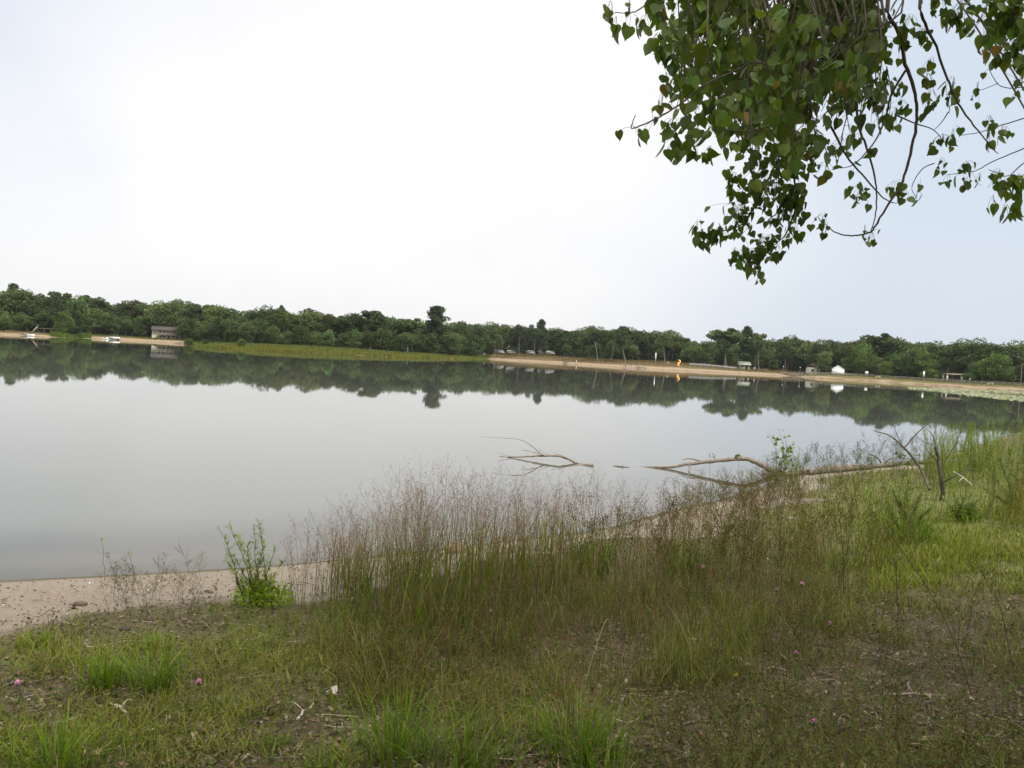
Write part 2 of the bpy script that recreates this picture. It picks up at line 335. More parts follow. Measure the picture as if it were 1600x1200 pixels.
soil = mixc(.5, ramp(n4.outputs[0], [(.3, (.025, .018, .013)), (.5, (.10, .072, .048)), (.62, (.19, .145, .10)), (.75, (.32, .26, .2))]), ramp(n1.outputs[0], [(.3, (.035, .03, .018)), (.6, (.13, .10, .065)), (.8, (.20, .155, .11))]))
grc = ramp(n4.outputs[0], [(.3, (.06, .06, .022)), (.55, (.13, .14, .045)), (.75, (.21, .21, .09))])
fg = N(t, 'ShaderNodeMath', operation='MULTIPLY_ADD'); fg.inputs[1].default_value = .8; fg.inputs[2].default_value = -.4; L(n3.outputs[0], fg.inputs[0])
fa = N(t, 'ShaderNodeMath', operation='ADD', use_clamp=True); L(sp.outputs[1], fa.inputs[0]); L(fg.outputs[0], fa.inputs[1])
c = mixc(fa.outputs[0], soil, grc)
sa = N(t, 'ShaderNodeMath', operation='MULTIPLY_ADD'); sa.inputs[1].default_value = 1.2; sa.inputs[2].default_value = -.6; L(n4.outputs[0], sa.inputs[0])
sb = N(t, 'ShaderNodeMath', operation='MULTIPLY_ADD'); sb.inputs[1].default_value = 2.; sb.inputs[2].default_value = -.5; L(sp.outputs[0], sb.inputs[0])
sc2 = N(t, 'ShaderNodeMath', operation='ADD', use_clamp=True); L(sa.outputs[0], sc2.inputs[0]); L(sb.outputs[0], sc2.inputs[1])
c = mixc(sc2.outputs[0], c, sandc)
py_ = N(t, 'ShaderNodeSeparateXYZ'); L(g.outputs['Position'], py_.inputs[0]); pr_ = N(t, 'ShaderNodeMapRange'); pr_.inputs['From Min'].default_value = 90; pr_.inputs['From Max'].default_value = 170; L(py_.outputs['Y'], pr_.inputs['Value'])
tn = N(t, 'ShaderNodeRGB'); tn.outputs[0].default_value = (.98, .88, .74, 1); c = mixc(pr_.outputs[0], c, mixc(1.0, c, tn.outputs[0], 'MULTIPLY'))      # the far beach is browner sand
wc = N(t, 'ShaderNodeRGB'); wc.outputs[0].default_value = (.34, .35, .26, 1)
wm = N(t, 'ShaderNodeMix', data_type='RGBA', blend_type='MULTIPLY'); L(sp.outputs[2], wm.inputs[0]); L(c, wm.inputs['A']); L(wc.outputs[0], wm.inputs['B'])
L(wm.outputs['Result'], p.inputs['Base Color'])
bp = N(t, 'ShaderNodeBump'); bp.inputs['Strength'].default_value = .8; bp.inputs['Distance'].default_value = .025; L(n4.outputs[0], bp.inputs['Height']); L(bp.outputs[0], p.inputs['Normal']); L(p.outputs[0], o.inputs[0])
tag(obj('ground', b, mg, smooth=True), kind='structure')
# water: the same polar sheet wherever the bed lies below the lake level
zv = Z_.ravel(); keep = (zv[FQ] < .004).any(1); used = np.unique(FQ[keep]); remap = -np.ones(nr*na, int); remap[used] = np.arange(len(used))
b = Buf(); wv = V[used].copy(); wv[:, 2] = 0; dep = np.clip(-zv[used], 0, 3)
b.add(wv, None, remap[FQ[keep]], np.stack([dep, dep, dep], 1))
mw = bpy.data.materials.new('lake_water'); mw.use_nodes = True; t = mw.node_tree; t.nodes.clear(); L = t.links.new
o = N(t, 'ShaderNodeOutputMaterial'); g = N(t, 'ShaderNodeNewGeometry'); at = N(t, 'ShaderNodeAttribute', attribute_name='Col')
df = N(t, 'ShaderNodeBsdfDiffuse'); df.inputs[0].default_value = (.085, .09, .078, 1)
tr = N(t, 'ShaderNodeBsdfTransparent'); tr.inputs[0].default_value = (.85, .85, .75, 1)
r = N(t, 'ShaderNodeMapRange'); r.inputs['From Max'].default_value = .28; r.inputs['To Min'].default_value = .1; L(at.outputs['Fac'], r.inputs[0])
m1 = N(t, 'ShaderNodeMixShader'); L(r.outputs[0], m1.inputs[0]); L(tr.outputs[0], m1.inputs[1]); L(df.outputs[0], m1.inputs[2])
gl = N(t, 'ShaderNodeBsdfGlossy'); gl.inputs['Roughness'].default_value = .006; gl.inputs[0].default_value = (.93, .93, .93, 1)
fr = N(t, 'ShaderNodeFresnel'); fr.inputs[0].default_value = 1.42
mpw = N(t, 'ShaderNodeMapping'); mpw.inputs['Scale'].default_value = (.5, 1.4, 1); L(g.outputs['Position'], mpw.inputs[0])
nw = N(t, 'ShaderNodeTexNoise'); nw.inputs['Scale'].default_value = 2.2; nw.inputs['Detail'].default_value = 2; L(mpw.outputs[0], nw.inputs[0])
bw = N(t, 'ShaderNodeBump'); bw.inputs['Strength'].default_value = .05; bw.inputs['Distance'].default_value = .01; L(nw.outputs[0], bw.inputs['Height']); L(bw.outputs[0], gl.inputs['Normal'])
m2 = N(t, 'ShaderNodeMixShader'); L(fr.outputs[0], m2.inputs[0]); L(m1.outputs[0], m2.inputs[1]); L(gl.outputs[0], m2.inputs[2]); L(m2.outputs[0], o.inputs[0])
tag(obj('water', b, mw), kind='structure')
# ---------------------------------------------------------------- trees of the far shore
def leafquads(b, pts, size, col, r, flat=.35):
    n = len(pts); R = randrot(n, r); s = size*r.uniform(.6, 1.3, n)
    tv = np.array([[-.5, -.3, 0], [.5, -.35, .05], [.55, .3, 0], [-.4, .4, .06]])
    inst(b, tv, None, R, pts, s, col, tf4=[[0, 1, 2, 3]])
def crown_pts(r, H, kind):
    L_ = []
    if kind == 'oak':
        for _ in range(44):
            u = r.normal(size=3); u /= np.linalg.norm(u); q = r.uniform(.4, 1)
            c = np.array([0, 0, .59*H])+u*q*np.array([.29*H, .29*H, .35*H]); L_.append((c, r.uniform(.085, .14)*H*np.array([1.15, 1.15, .8])))
    elif kind == 'low':                  # foliage down to the ground
        for _ in range(44):
            u = r.normal(size=3); u /= np.linalg.norm(u); q = r.uniform(.4, 1)
            c = np.array([0, 0, .5*H])+u*q*np.array([.3*H, .3*H, .44*H]); c[2] = max(c[2], .08*H); L_.append((c, r.uniform(.08, .14)*H*np.array([1.1, 1.1, .85])))
    elif kind == 'airy':
        for _ in range(36):
            u = r.normal(size=3); u /= np.linalg.norm(u); q = r.uniform(.3, 1)
            c = np.array([0, 0, .7*H])+u*q*np.array([.27*H, .27*H, .25*H]); L_.append((c, r.uniform(.045, .085)*H*np.array([1.3, 1.3, .7])))
    elif kind == 'pine':
        for k in range(60):
            z = H*(.24+.74*(k/60)); rr = H*.25*(1-((z/H-.2)/.86)**2.2)*r.uniform(.2, 1); a = r.uniform(0, 6.28)
            L_.append((np.array([math.cos(a)*rr, math.sin(a)*rr, z]), r.uniform(.045, .08)*H*np.array([1.3, 1.3, .5])))
        L_.append((np.array([0, 0, .965*H]), H*np.array([.05, .05, .04])))
    return L_
def make_proto(kind, seed, H=16., n=7600):
    r = np.random.default_rng(seed); L_ = crown_pts(r, H, kind); b = Buf(); per = n//len(L_)
    base = {'oak': (.072, .103, .033), 'low': (.075, .116, .034), 'airy': (.07, .098, .035), 'pine': (.045, .072, .034)}[kind]
    for c, rad_ in L_:
        u = r.normal(size=(per, 3)); u /= np.linalg.norm(u, axis=1, keepdims=True); q = r.uniform(.3, 1.0, per)**.5+np.abs(r.normal(0, .16, per))
        pts = c+u*q[:, None]*rad_
        hue = r.uniform(.68, 1.28); col = np.array(base)*hue*r.uniform(.65, 1.35, (per, 1))*np.array([r.uniform(.9, 1.15), 1, r.uniform(.85, 1.1)])
        leafquads(b, pts, .46 if kind != 'pine' else .38, col, r)
    cr_m = b.mesh(kind+'_crown'); cr_m.materials.append(m_wood_leaf)
    tb = Buf(); bend = r.uniform(-.03, .03, 2)*H; top = {'oak': .62, 'low': .6, 'airy': .75, 'pine': .95}[kind]
    tt = np.linspace(0, 1, 7); tp = np.stack([bend[0]*np.sin(tt*3), bend[1]*np.sin(tt*2.4), tt*top*H-.4], 1)
    tubes(tb, tp, (.021-.015*tt)*H*.8, 7)
    for k in range(9 if kind != 'pine' else 14):
        c = L_[r.integers(len(L_))][0]; s0 = tp[r.integers(2, 6)]
        if c[2] < s0[2]+.02*H: s0 = tp[2]
        u = np.linspace(0, 1, 4)[:, None]; q = s0+(c-s0)*u; q[1:3, 2] += .02*H
        tubes(tb, q, np.array([.008, .006, .004, .002])*H, 4)
    tr_m = tb.mesh(kind+'_trunk'); return cr_m, tr_m
PROT = {}
for kind, cnt in (('oak', 5), ('low', 3), ('airy', 2), ('pine', 3)):
    for s in range(cnt):
        cm, tm = make_proto(kind, 100+s*7+len(kind)); PROT.setdefault(kind, []).append((cm, tm))
tm_pale = {}
def trunkmesh(tm, pale):
    if not pale:
        if not tm.materials: tm.materials.append(m_bark)
        return tm
    if tm.name not in tm_pale:
        c = tm.copy(); c.materials.clear(); c.materials.append(m_palebark); tm_pale[tm.name] = c
    return tm_pale[tm.name]
TOP = [(-50, 452), (-22, 449), (20, 442), (44, 456), (66, 455), (92, 451), (118, 457), (142, 454), (162, 464), (184, 468), (209, 463), (232, 468), (254, 466), (284, 462), (310, 470), (334, 469), (360, 476), (388, 479), (422, 474), (440, 477), (468, 483), (487, 478), (512, 485), (532, 487), (557, 482), (582, 480), (612, 488), (640, 490), (722, 498), (745, 500), (770, 499), (790, 501), (814, 504), (838, 508), (866, 507), (884, 512), (900, 510), (925, 505), (944, 508), (976, 503), (1000, 514), (1016, 510), (1046, 512), (1068, 520), (1086, 530), (1104, 528), (1197, 523), (1215, 529), (1233, 521), (1249, 521), (1267, 531), (1283, 527), (1302, 527), (1326, 531), (1350, 525), (1402, 519), (1422, 529), (1440, 527), (1466, 529), (1495, 525), (1515, 532), (1540, 525), (1566, 534), (1590, 528), (1618, 530), (1650, 534)]
TX = np.array([a for a, _ in TOP], float); TY = np.array([b_ for _, b_ in TOP], float)
fx = np.array([a for a, _ in far_px], float); fd = np.array([W0(a, b_)[1] for a, b_ in far_px])
def shoreY(px): return float(np.interp(px, fx, fd))
woods = []      # (px, Y, top py, kind, scale xy, pale trunk, tone)
r = np.random.default_rng(5)
def inland(px): return float(np.interp(px, [0, 130, 200, 290, 300, 600, 740, 775, 860, 1060, 1240, 1262, 1600], [20, 16, 26, 28, 50, 60, 34, 44, 46, 40, 34, 26, 24]))
for px, ty in TOP:
    Y = max(shoreY(px)+inland(px)+r.uniform(4, 16), 300)
    woods.append((px, Y, ty, r.choice(['oak', 'oak', 'oak', 'oak', 'airy']), r.uniform(.95, 1.25), r.random() < .3, 'skyline'))
for px in np.arange(-60, 1670, 20.5):
    q = px+r.uniform(-6, 6); ty = np.interp(q, TX, TY)+r.uniform(1, 8); Y = max(shoreY(q)+inland(q)+r.uniform(24, 42), 325)
    woods.append((q, Y, ty, r.choice(['oak', 'low', 'low']), r.uniform(1.1, 1.4), False, 'back'))
for px in np.arange(600, 1300, 21.):
    q = px+r.uniform(-6, 6); ty = np.interp(q, TX, TY)+r.uniform(3, 9); Y = max(shoreY(q)+inland(q)+r.uniform(44, 56), 335)
    woods.append((q, Y, ty, r.choice(['low', 'oak']), r.uniform(1.3, 1.55), False, 'back'))
for px in np.arange(-55, 1660, 21):
    q = px+r.uniform(-7, 7)
    fr_ = r.uniform(.25, .5); ty = np.interp(q, TX, TY); hy = np.interp(q, fx, [b_ for _, b_ in far_px]); ty = ty+(hy-ty)*fr_
    lowp = .8 if (q < 760 or q > 1060) else .2
    if 228 < q < 300 or 1262 < q < 1278 or 1302 < q < 1326 or 1480 < q < 1508: continue
    if 745 < q < 1060 and r.random() < .35: continue
    Y = shoreY(q)+inland(q)-r.uniform(-1, 8)
    if 292 < q < 740: Y = max(Y, 262)
    woods.append((q, Y, ty, 'low' if r.random() < lowp else 'oak', r.uniform(.9, 1.25), r.random() < .6, 'front'))
# single trees that stand out in the photograph
SPEC = [
 (683, 476, 318, 'pine', 1.25, 'tall dark pine rising well above the wood on the far shore', 'pine tree', 2),
 (847, 497, 392, 'pine', .8, 'thin pine top sticking up alone above the middle of the far wood', 'pine tree', 1),
 (1136, 506, 352, 'airy', 1.3, 'broad open-crowned oak with sky showing through beside a tall pine, right of the orange slide', 'oak tree', 1),
 (1168, 508, 356, 'pine', .9, 'tall ragged pine beside the broad open-crowned oak above the grey hut', 'pine tree', 0),
 (1184, 516, 358, 'airy', .9, 'thin-crowned tree just right of the ragged pine above the grey hut', 'oak tree', 0),
 (1374, 513, 330, 'airy', 1.15, 'tallest oak on the right skyline with small gaps of sky in its crown', 'oak tree', 1),
 (440, 475, 330, 'pine', .55, 'narrow dark pine tip on the skyline above the left part of the grassy point', 'pine tree', 1),
 (20, 441, 305, 'pine', .8, 'tall tree top above the small white boat at the left end of the wood', 'pine tree', 2)]
FRONT = [   # px, top, base-depth offset, kind, widen, label
 (102, 480, 14, 'low', .9, 'bright green leafy tree at the water between the two left sand strips'),
 (150, 474, 20, 'low', 1.1, 'rounded full green tree behind the pontoon boats'),
 (198, 488, 22, 'low', 1.1, 'round medium green tree between the pontoon boats and the lake house'),
 (232, 490, 34, 'low', 1.0, 'dark round tree close behind the left gable of the lake house'),
 (292, 492, 30, 'oak', 1.0, 'olive green oak overhanging the right end of the lake house'),
 (470, 502, 46, 'low', .9, 'drooping olive tree behind the grassy point'),
 (735, 527, 24, 'low', 1.2, 'greyish rounded willow where the grassy point meets the beach'),
 (1090, 536, 34, 'low', 1.2, 'brownish green spreading tree just right of the orange slide'),
 (1143, 548, 30, 'low', 1.25, 'bright yellow-green small tree behind the grey hut'),
 (1114, 561, 24, 'low', 1.5, 'small pale green round shrub left of the grey hut'),
 (1211, 558, 22, 'low', 1.3, 'dense dark green round bush between the hut and the fishing pier'),
 (1300, 571, 14, 'low', 1.5, 'small greyish bush beside the white tent'),
 (1350, 527, 20, 'low', .8, 'tall light olive tree right of the white tent'),
 (1384, 560, 14, 'low', 1.0, 'yellowish small tree left of the dark cone-shaped tree'),
 (1418, 548, 16, 'low', .6, 'dark narrow cone-shaped tree in front of the right wood'),
 (1452, 541, 22, 'low', 1.15, 'large bright green rounded tree behind the white sign post'),
 (1452, 574, 12, 'low', 1.8, 'low bright green shrub on the bank at the foot of the white sign post'),
 (1515, 580, 12, 'low', 1.6, 'low green shrub right of the low brown-roofed shelter'),
 (1556, 545, 16, 'low', 1.15, 'big full green tree near the right end of the bank'),
 (296, 527, 3, 'low', 1.5, 'round yellow-green bush at the right end of the sand beach'),
 (321, 530, 5, 'low', 1.3, 'small bush on the grassy point, second from the sand beach'),
 (378, 527, 7, 'low', 1.2, 'yellow-green bush standing alone on the grassy point'),
 (763, 556, 1.5, 'low', 1.7, 'small dark bush where the grassy point ends and the long beach starts'),
 (946, 560, 16, 'low', 1.2, 'small dark bush at the foot of a leaning pale trunk above the beach')]
LAND = [(0, 'left end of the wood'), (44, 'white boat on the sand'), (175, 'pontoon boats'), (257, 'lake house'), (378, 'lone bush on the point'), (520, 'middle of the point'), (683, 'tall dark pine'), (800, 'parked white vans'), (901, 'person in white'), (983, 'small swimming dock'), (1060, 'orange slide'), (1162, 'grey hut'), (1240, 'fishing pier'), (1309, 'white tent'), (1374, 'tallest right oak'), (1443, 'white sign post'), (1491, 'brown-roofed shelter'), (1556, 'full green tree at right')]
ORD = ['first', 'second', 'third', 'fourth', 'fifth', 'sixth', 'seventh', 'eighth', 'ninth', 'tenth', 'eleventh', 'twelfth']
def put_tree(px, Y, ty, kind, wx, pale, label, name, cat, group=None, variant=None, rz=None):
    top = P(px, ty, Y); x = top.x; g0 = G(x, Y); h = max(top.z-g0, .8)
    cm, tm = PROT[kind][variant if variant is not None else r.integers(len(PROT[kind]))]
    s = h/16./(1.03 if kind != 'airy' else 1.0)
    e_ = thing(name, label, cat, (x, Y, g0), r.uniform(0, 6.28) if rz is None else rz, group)
    e_.scale = (s*wx, s*wx, s)
    obj('crown', cm, m_wood_leaf, e_); obj('trunk', trunkmesh(tm, pale), m_bark, e_); return e_
from collections import defaultdict
seg = defaultdict(list)
for k, T_ in enumerate(woods):
    i_ = min(range(len(LAND)), key=lambda i: abs(LAND[i][0]-T_[0])); side = 'right' if T_[0] >= LAND[i_][0] else 'left'
    seg[(i_, side, T_[6])].append((abs(LAND[i_][0]-T_[0]), k))
lab = {}
look = {('oak', 'skyline'): 'round-topped oak', ('airy', 'skyline'): 'loose-topped oak', ('oak', 'back'): 'dark oak', ('low', 'back'): 'dark bushy tree', ('oak', 'front'): 'oak with bare lower trunk', ('low', 'front'): 'low-branched leafy tree', ('airy', 'front'): 'thin oak'}
rowt = {'skyline': 'skyline row', 'back': 'back row', 'front': 'front row'}
for (i_, side, row), L_ in seg.items():
    for q, (d_, k) in enumerate(sorted(L_)):
        lab[k] = f"{look[(woods[k][3], row)]}, {ORD[min(q, 11)]} {side} of the {LAND[i_][1]}, {rowt[row]}"
for k, (px, Y, ty, kind, wx, pale, row) in enumerate(woods):
    nm = 'oak_tree' if kind != 'low' else 'leafy_tree'
    put_tree(px, Y, ty, kind, wx, pale, lab[k], nm, 'tree', {'skyline': 'tallest row of trees on the far shore', 'back': 'back row of trees on the far shore', 'front': 'front row of trees on the far shore'}[row])
for px, ty, Y, kind, wx, label, cat, v in SPEC:
    put_tree(px, Y, ty, kind, wx, False, label, cat.replace(' ', '_'), cat, variant=v % len(PROT[kind]), rz=1.1)
m_bright = mat('bright_foliage', attr=True, rough=.7, trans=.25, rnd=.12, spec=.2)
bb = m_bright.node_tree; hs = [n for n in bb.nodes if n.type == 'HUE_SAT'][0]; 
mulc = N(bb, 'ShaderNodeVectorMath', operation='MULTIPLY'); mulc.inputs[1].default_value = (1.3, 1.32, 1.0)
bb.links.new([n for n in bb.nodes if n.type == 'ATTRIBUTE'][0].outputs[0], mulc.inputs[0]); bb.links.new(mulc.outputs[0], hs.inputs['Color'])
bright = {}
for px, ty, off, kind, wx, label in FRONT:
    Y = shoreY(px)+off; bush = 'bush' in label or 'shrub' in label
    e_ = put_tree(px, Y, ty, kind, wx, False, label, 'bush' if bush else 'leafy_tree', 'bush' if bush else 'tree')
    if 'bright' in label or 'yellow' in label or 'pale green' in label or 'full green' in label or 'light olive' in label:
        c_ = [k for k in e_.children if k.name.startswith('crown')][0]
        if c_.data.name not in bright:
            m2_ = c_.data.copy(); m2_.materials.clear(); m2_.materials.append(m_bright); bright[c_.data.name] = m2_
        c_.data = bright[c_.data.name]
# pale leaning trunks that stand in front of the dark wood above the beach
for q, (x0, y0, x1, y1, off, lb) in enumerate([(933, 560, 930, 538, 20, 'straight pale trunk above the beach, left of the leaning one'), (953, 562, 962, 538, 21, 'leaning pale trunk above the beach'), (977, 563, 973, 542, 22, 'pale trunk just left of the swimming dock posts'), (812, 553, 811, 530, 20, 'slim pale trunk in front of the parked vans'), (836, 556, 834, 533, 14, 'dark-barked slim trunk right of the parked vans'), (773, 556, 772, 536, 16, 'pale slim trunk at the left end of the long beach'), (91, 517, 91, 494, 12, 'tall thin white trunk above the left grass strip'), (1038, 566, 1038, 545, 18, 'pale straight trunk left of the orange slide'), (1135, 576, 1134, 556, 20, 'pale trunk left of the grey hut'), (1186, 578, 1185, 553, 20, 'pale trunk right of the grey hut'), (1228, 583, 1227, 553, 16, 'brown trunk at the shore end of the fishing pier')]):
    Y = shoreY(x0)+off; a = P(x0, y0, Y); c = P(x1, y1, Y); g0 = G(a.x, Y); A = np.array([a.x, Y, g0-.2]); B_ = np.array([c.x, Y+.5, c.z+1.5])
    e_ = thing('slim_tree', lb, 'tree', (a.x, Y, g0)); tb = Buf(); u = np.linspace(0, 1, 6)[:, None]
    q_ = A+(B_-A)*u; q_[:, 0] += .25*np.sin(u[:, 0]*4+q); q_ -= np.array([a.x, Y, g0])
    tubes(tb, q_, np.linspace(.19, .11, 6), 7)
    for s_ in (-1, 1):
        e0 = q_[-2]; tubes(tb, np.array([e0, e0+[s_*.8, .2, 1.2], e0+[s_*1.7, .3, 2.6]]), [.09, .06, .03], 5)
    obj('trunk', tb, m_palebark if 'brown' not in lb and 'dark' not in lb else m_bark, e_)
    cb = Buf(); rr_ = np.random.default_rng(q+50)
    for _ in range(12):
        cc = q_[-1]+rr_.normal(size=3)*[1.6, 1.6, 1.2]+[0, 0, 1.8]; u_ = rr_.normal(size=(110, 3)); u_ /= np.linalg.norm(u_, axis=1, keepdims=True)
        leafquads(cb, cc+u_*rr_.uniform(.5, 1.1, (110, 1))*[1.2, 1.2, .8], .38, np.array([.05, .078, .03])*rr_.uniform(.6, 1.4, (110, 1)), rr_)
    obj('crown', cb, m_wood_leaf, e_)
# undergrowth and marsh grass: masses nobody could count
b = Buf(); rr_ = np.random.default_rng(77); n = 80000; px = rr_.uniform(-70, 1670, n)
Yb = np.interp(px, fx, fd)+np.interp(px, [0, 130, 200, 290, 300, 600, 740, 775, 860, 1060, 1240, 1262, 1600], [20, 16, 26, 28, 50, 60, 34, 44, 46, 40, 34, 26, 24])+rr_.uniform(14, 46, n)
xx = (px-800)/F*Yb; hh = (1.2+2.6*fbm(xx, Yb, .12, 4)); hmul = np.interp(px, [0, 640, 660, 860, 1060, 1240, 1600], [2.2, 2.2, 1.0, 1.0, 1.3, 1.8, 2.2])
zz = gz(xx, Yb)+rr_.uniform(0, 1, n)*hh*hmul
leafquads(b, np.stack([xx, Yb, zz], 1), .75, np.array([.035, .055, .022])*rr_.uniform(.5, 1.5, (n, 1)), rr_)
tag(obj('undergrowth', b, m_wood_leaf), 'dark green undergrowth of brush beneath the trees of the far wood', 'undergrowth', kind='stuff')
def field(b, n, pxr, offr, hr, wd, col, seed):
    r_ = np.random.default_rng(seed); px = r_.uniform(*pxr, n); Y = np.interp(px, fx, fd)+r_.uniform(0, 1, n)**.8*(offr[1]-offr[0])+offr[0]
    x = (px-800)/F*Y; s = sdist(x, Y); ok = s > offr[0]*.5; x, Y = x[ok], Y[ok]; n = len(x); z = gz(x, Y)
    h = r_.uniform(*hr, n)*(.5+fbm(x, Y, .25, 8)); a = r_.uniform(0, 6.28, n); side = np.stack([np.cos(a), np.sin(a), 0*a], 1)
    ln = r_.normal(0, .18, (n, 2))*h[:, None]; p0 = np.stack([x, Y, z-.05], 1); p1 = np.stack([x+ln[:, 0]*.3, Y+ln[:, 1]*.3, z+h*.6], 1); p2 = np.stack([x+ln[:, 0], Y+ln[:, 1], z+h], 1)
    c_ = np.array(col)*r_.uniform(.6, 1.4, (n, 1))*np.stack([.8+.5*fbm(x, Y, .08, 2), np.ones(n), np.ones(n)], 1)
    ribbons(b, np.stack([p0, p1, p2], 1), np.array([[wd, wd*.8, .01]]), side, c_)
b = Buf(); field(b, 46000, (292, 764), (.4, 52), (.4, .9), .13, (.115, .135, .045), 1); field(b, 6000, (76, 140), (.4, 18), (.6, 1.3), .14, (.09, .13, .035), 2)
field(b, 7000, (292, 764), (-.6, 2.2), (.5, .9), .10, (.15, .17, .05), 9)
tag(obj('marsh_grass', b, m_grass), 'yellow-green marsh grass covering the low point on the far shore', 'grass', kind='stuff')
b = Buf(); field(b, 16000, (768, 1255), (9, 44), (.2, .55), .12, (.15, .12, .06), 3); field(b, 9000, (1258, 1660), (3, 26), (.2, .5), .12, (.15, .15, .08), 4); field(b, 5000, (135, 292), (10, 30), (.15, .4), .12, (.10, .12, .04), 5)
tag(obj('bank_grass', b, m_grass), 'short dry brownish grass on the bank above the far beaches', 'grass', kind='stuff')
# lily pads
b = Buf(); r_ = np.random.default_rng(12); n = 5200
px = r_.uniform(1420, 1640, n); u = r_.random(n); lo = np.interp(px, [1420, 1440, 1500, 1600, 1640], [605.5, 606.5, 611, 619, 622]); hi = np.interp(px, [1420, 1440, 1500, 1600, 1640], [606, 609, 616, 627, 630])
py = lo+(hi-lo)*u+r_.normal(0, .4, n); py = np.where(r_.random(n) < .5, py, np.interp(px, [1430, 1600, 1640], [607, 613.5, 616])+r_.normal(0, .7, n))
dd = np.array([W0(a, c_) for a, c_ in zip(px, py)]); tv = np.array([[math.cos(a)*.5, math.sin(a)*.5, .0] for a in np.linspace(.25, 6.0, 9)]+[[0, 0, 0]]); tf_ = [[i, i+1, 9] for i in range(8)]
a = r_.uniform(0, 6.28, n); tl = r_.normal(0, .12, (n, 2)); Rz = np.stack([np.cos(a), -np.sin(a), tl[:, 0], np.sin(a), np.cos(a), tl[:, 1], tl[:, 1], tl[:, 0], np.ones(n)], -1).reshape(n, 3, 3)
inst(b, tv, tf_, Rz, np.column_stack([dd, np.full(n, .02)+r_.uniform(0, .06, n)]), r_.uniform(.25, .6, n), np.array([.27, .28, .21])*r_.uniform(.7, 1.6, (n, 1)))
tag(obj('lily_pads', b, m_grass), 'pale floating lily pads in strips on the water at the right', 'lily pads', kind='stuff')
# ---------------------------------------------------------------- buildings, boats and beach things
def shape_prism(b, prof, y0, y1, col=(1, 1, 1)):   # profile in x,z extruded along y
    n = len(prof); V = [[x, y0, z] for x, z in prof]+[[x, y1, z] for x, z in prof]
    F4 = [[i, (i+1) % n, n+(i+1) % n, n+i] for i in range(n)]
    me_c = [sum(x for x, _ in prof)/n, sum(z for _, z in prof)/n]
    V += [[me_c[0], y0, me_c[1]], [me_c[0], y1, me_c[1]]]
    F3 = [[(i+1) % n, i, 2*n] for i in range(n)]+[[n+i, n+(i+1) % n, 2*n+1] for i in range(n)]
    b.add(V, F3, F4, col); return b
def gable(b, w_, d_, h, rise, over=.4, th=.18):     # roof ridge along x
    for s in (-1, 1):
        y0 = s*(d_/2+over); zz0 = h-over*rise/(d_/2)
        V = [[-w_/2-over, y0, zz0], [w_/2+over, y0, zz0], [w_/2+over, 0, h+rise], [-w_/2-over, 0, h+rise]]; V2 = [[a, b_, c+th] for a, b_, c in V]
        b.add(V+V2, None, [[0, 1, 2, 3], [4, 7, 6, 5], [0, 4, 5, 1], [1, 5, 6, 2], [2, 6, 7, 3], [3, 7, 4, 0]])
    return b
def wall_box(b, w_, d_, h, rise):
    V = [[-w_/2, -d_/2, 0], [w_/2, -d_/2, 0], [w_/2, d_/2, 0], [-w_/2, d_/2, 0], [-w_/2, -d_/2, h], [w_/2, -d_/2, h], [w_/2, d_/2, h], [-w_/2, d_/2, h], [-w_/2, 0, h+rise], [w_/2, 0, h+rise]]
    b.add(V, [[4, 7, 8], [5, 9, 6]], [[0, 1, 5, 4], [1, 2, 6, 5], [2, 3, 7, 6], [3, 0, 4, 7], [4, 5, 9, 8], [6, 7, 8, 9]]); return b
def place(px, py_off, label, name, cat, rz=0, group=None, Y=None):
    Y = Y if Y else shoreY(px)+py_off; p_ = P(px, hor(px), Y); return thing(name, label, cat, (p_.x, Y, G(p_.x, Y)), rz, group), Y
def windowpart(root, c, w_, h, ry=0, axis='y'):
    f = Buf(); g_ = Buf()
    if axis == 'y': box(f, c, (w_+.16, .10, h+.16)); box(g_, (c[0], c[1]-.06, c[2]), (w_, .06, h))
    else: box(f, c, (.10, w_+.16, h+.16)); box(g_, (c[0]-.06, c[1], c[2]), (.06, w_, h))
    o_ = obj('window', f, m_white, root); obj('pane', g_, m_glass, o_)
# lake house with balcony
hs_, Yh = place(258, 24, 'two-storey cream lake house with grey-brown roof, balcony and outside stair on the left beach', 'lake_house', 'house', rz=.30)
Wd = 43/F*Yh/math.cos(.28)*.98; Dp = 7.5
ww = Buf(); wall_box(ww, Wd, Dp, 4.6, 1.5); obj('wall', ww, m_cream, hs_); hs_.scale = (.84, .72, .64)
rf = Buf(); gable(rf, Wd, Dp+2.4, 4.75, 2.1, .35); obj('roof', rf, m_roof, hs_)
dk = Buf(); box(dk, (1.1, -Dp/2-.7, 2.3), (Wd-2.4, 1.38, .16)); obj('balcony', dk, m_plank, hs_)
rl = Buf(); box(rl, (1.1, -Dp/2-1.32, 3.3), (Wd-2.4, .07, .09)); box(rl, (1.1, -Dp/2-1.32, 2.85), (Wd-2.4, .05, .06))
for k in range(30): box(rl, (1.1-(Wd-2.4)/2+.05+(Wd-2.5)*k/29, -Dp/2-1.32, 2.83), (.05, .04, .9))
obj('railing', rl, m_plank, hs_)
for k in range(6):
    pb_ = Buf(); box(pb_, (1.1-(Wd-2.4)/2+.12+(Wd-2.64)*k/5, -Dp/2-1.24, 2.2), (.16, .14, 4.9)); obj('post', pb_, m_plank, hs_)
for k in range(5):
    xw = -1.6+k*2.0*(Wd/12.5)
    for zc in (1.15, 3.45):
        if k == 2 or k == 4:
            d_ = Buf(); box(d_, (xw, -Dp/2-.05, zc), (.95, .08, 2.0)); obj('door', d_, m_dark, hs_)
        else: windowpart(hs_, (xw, -Dp/2-.05, zc+.15), 1.3, 1.2)
st = Buf()
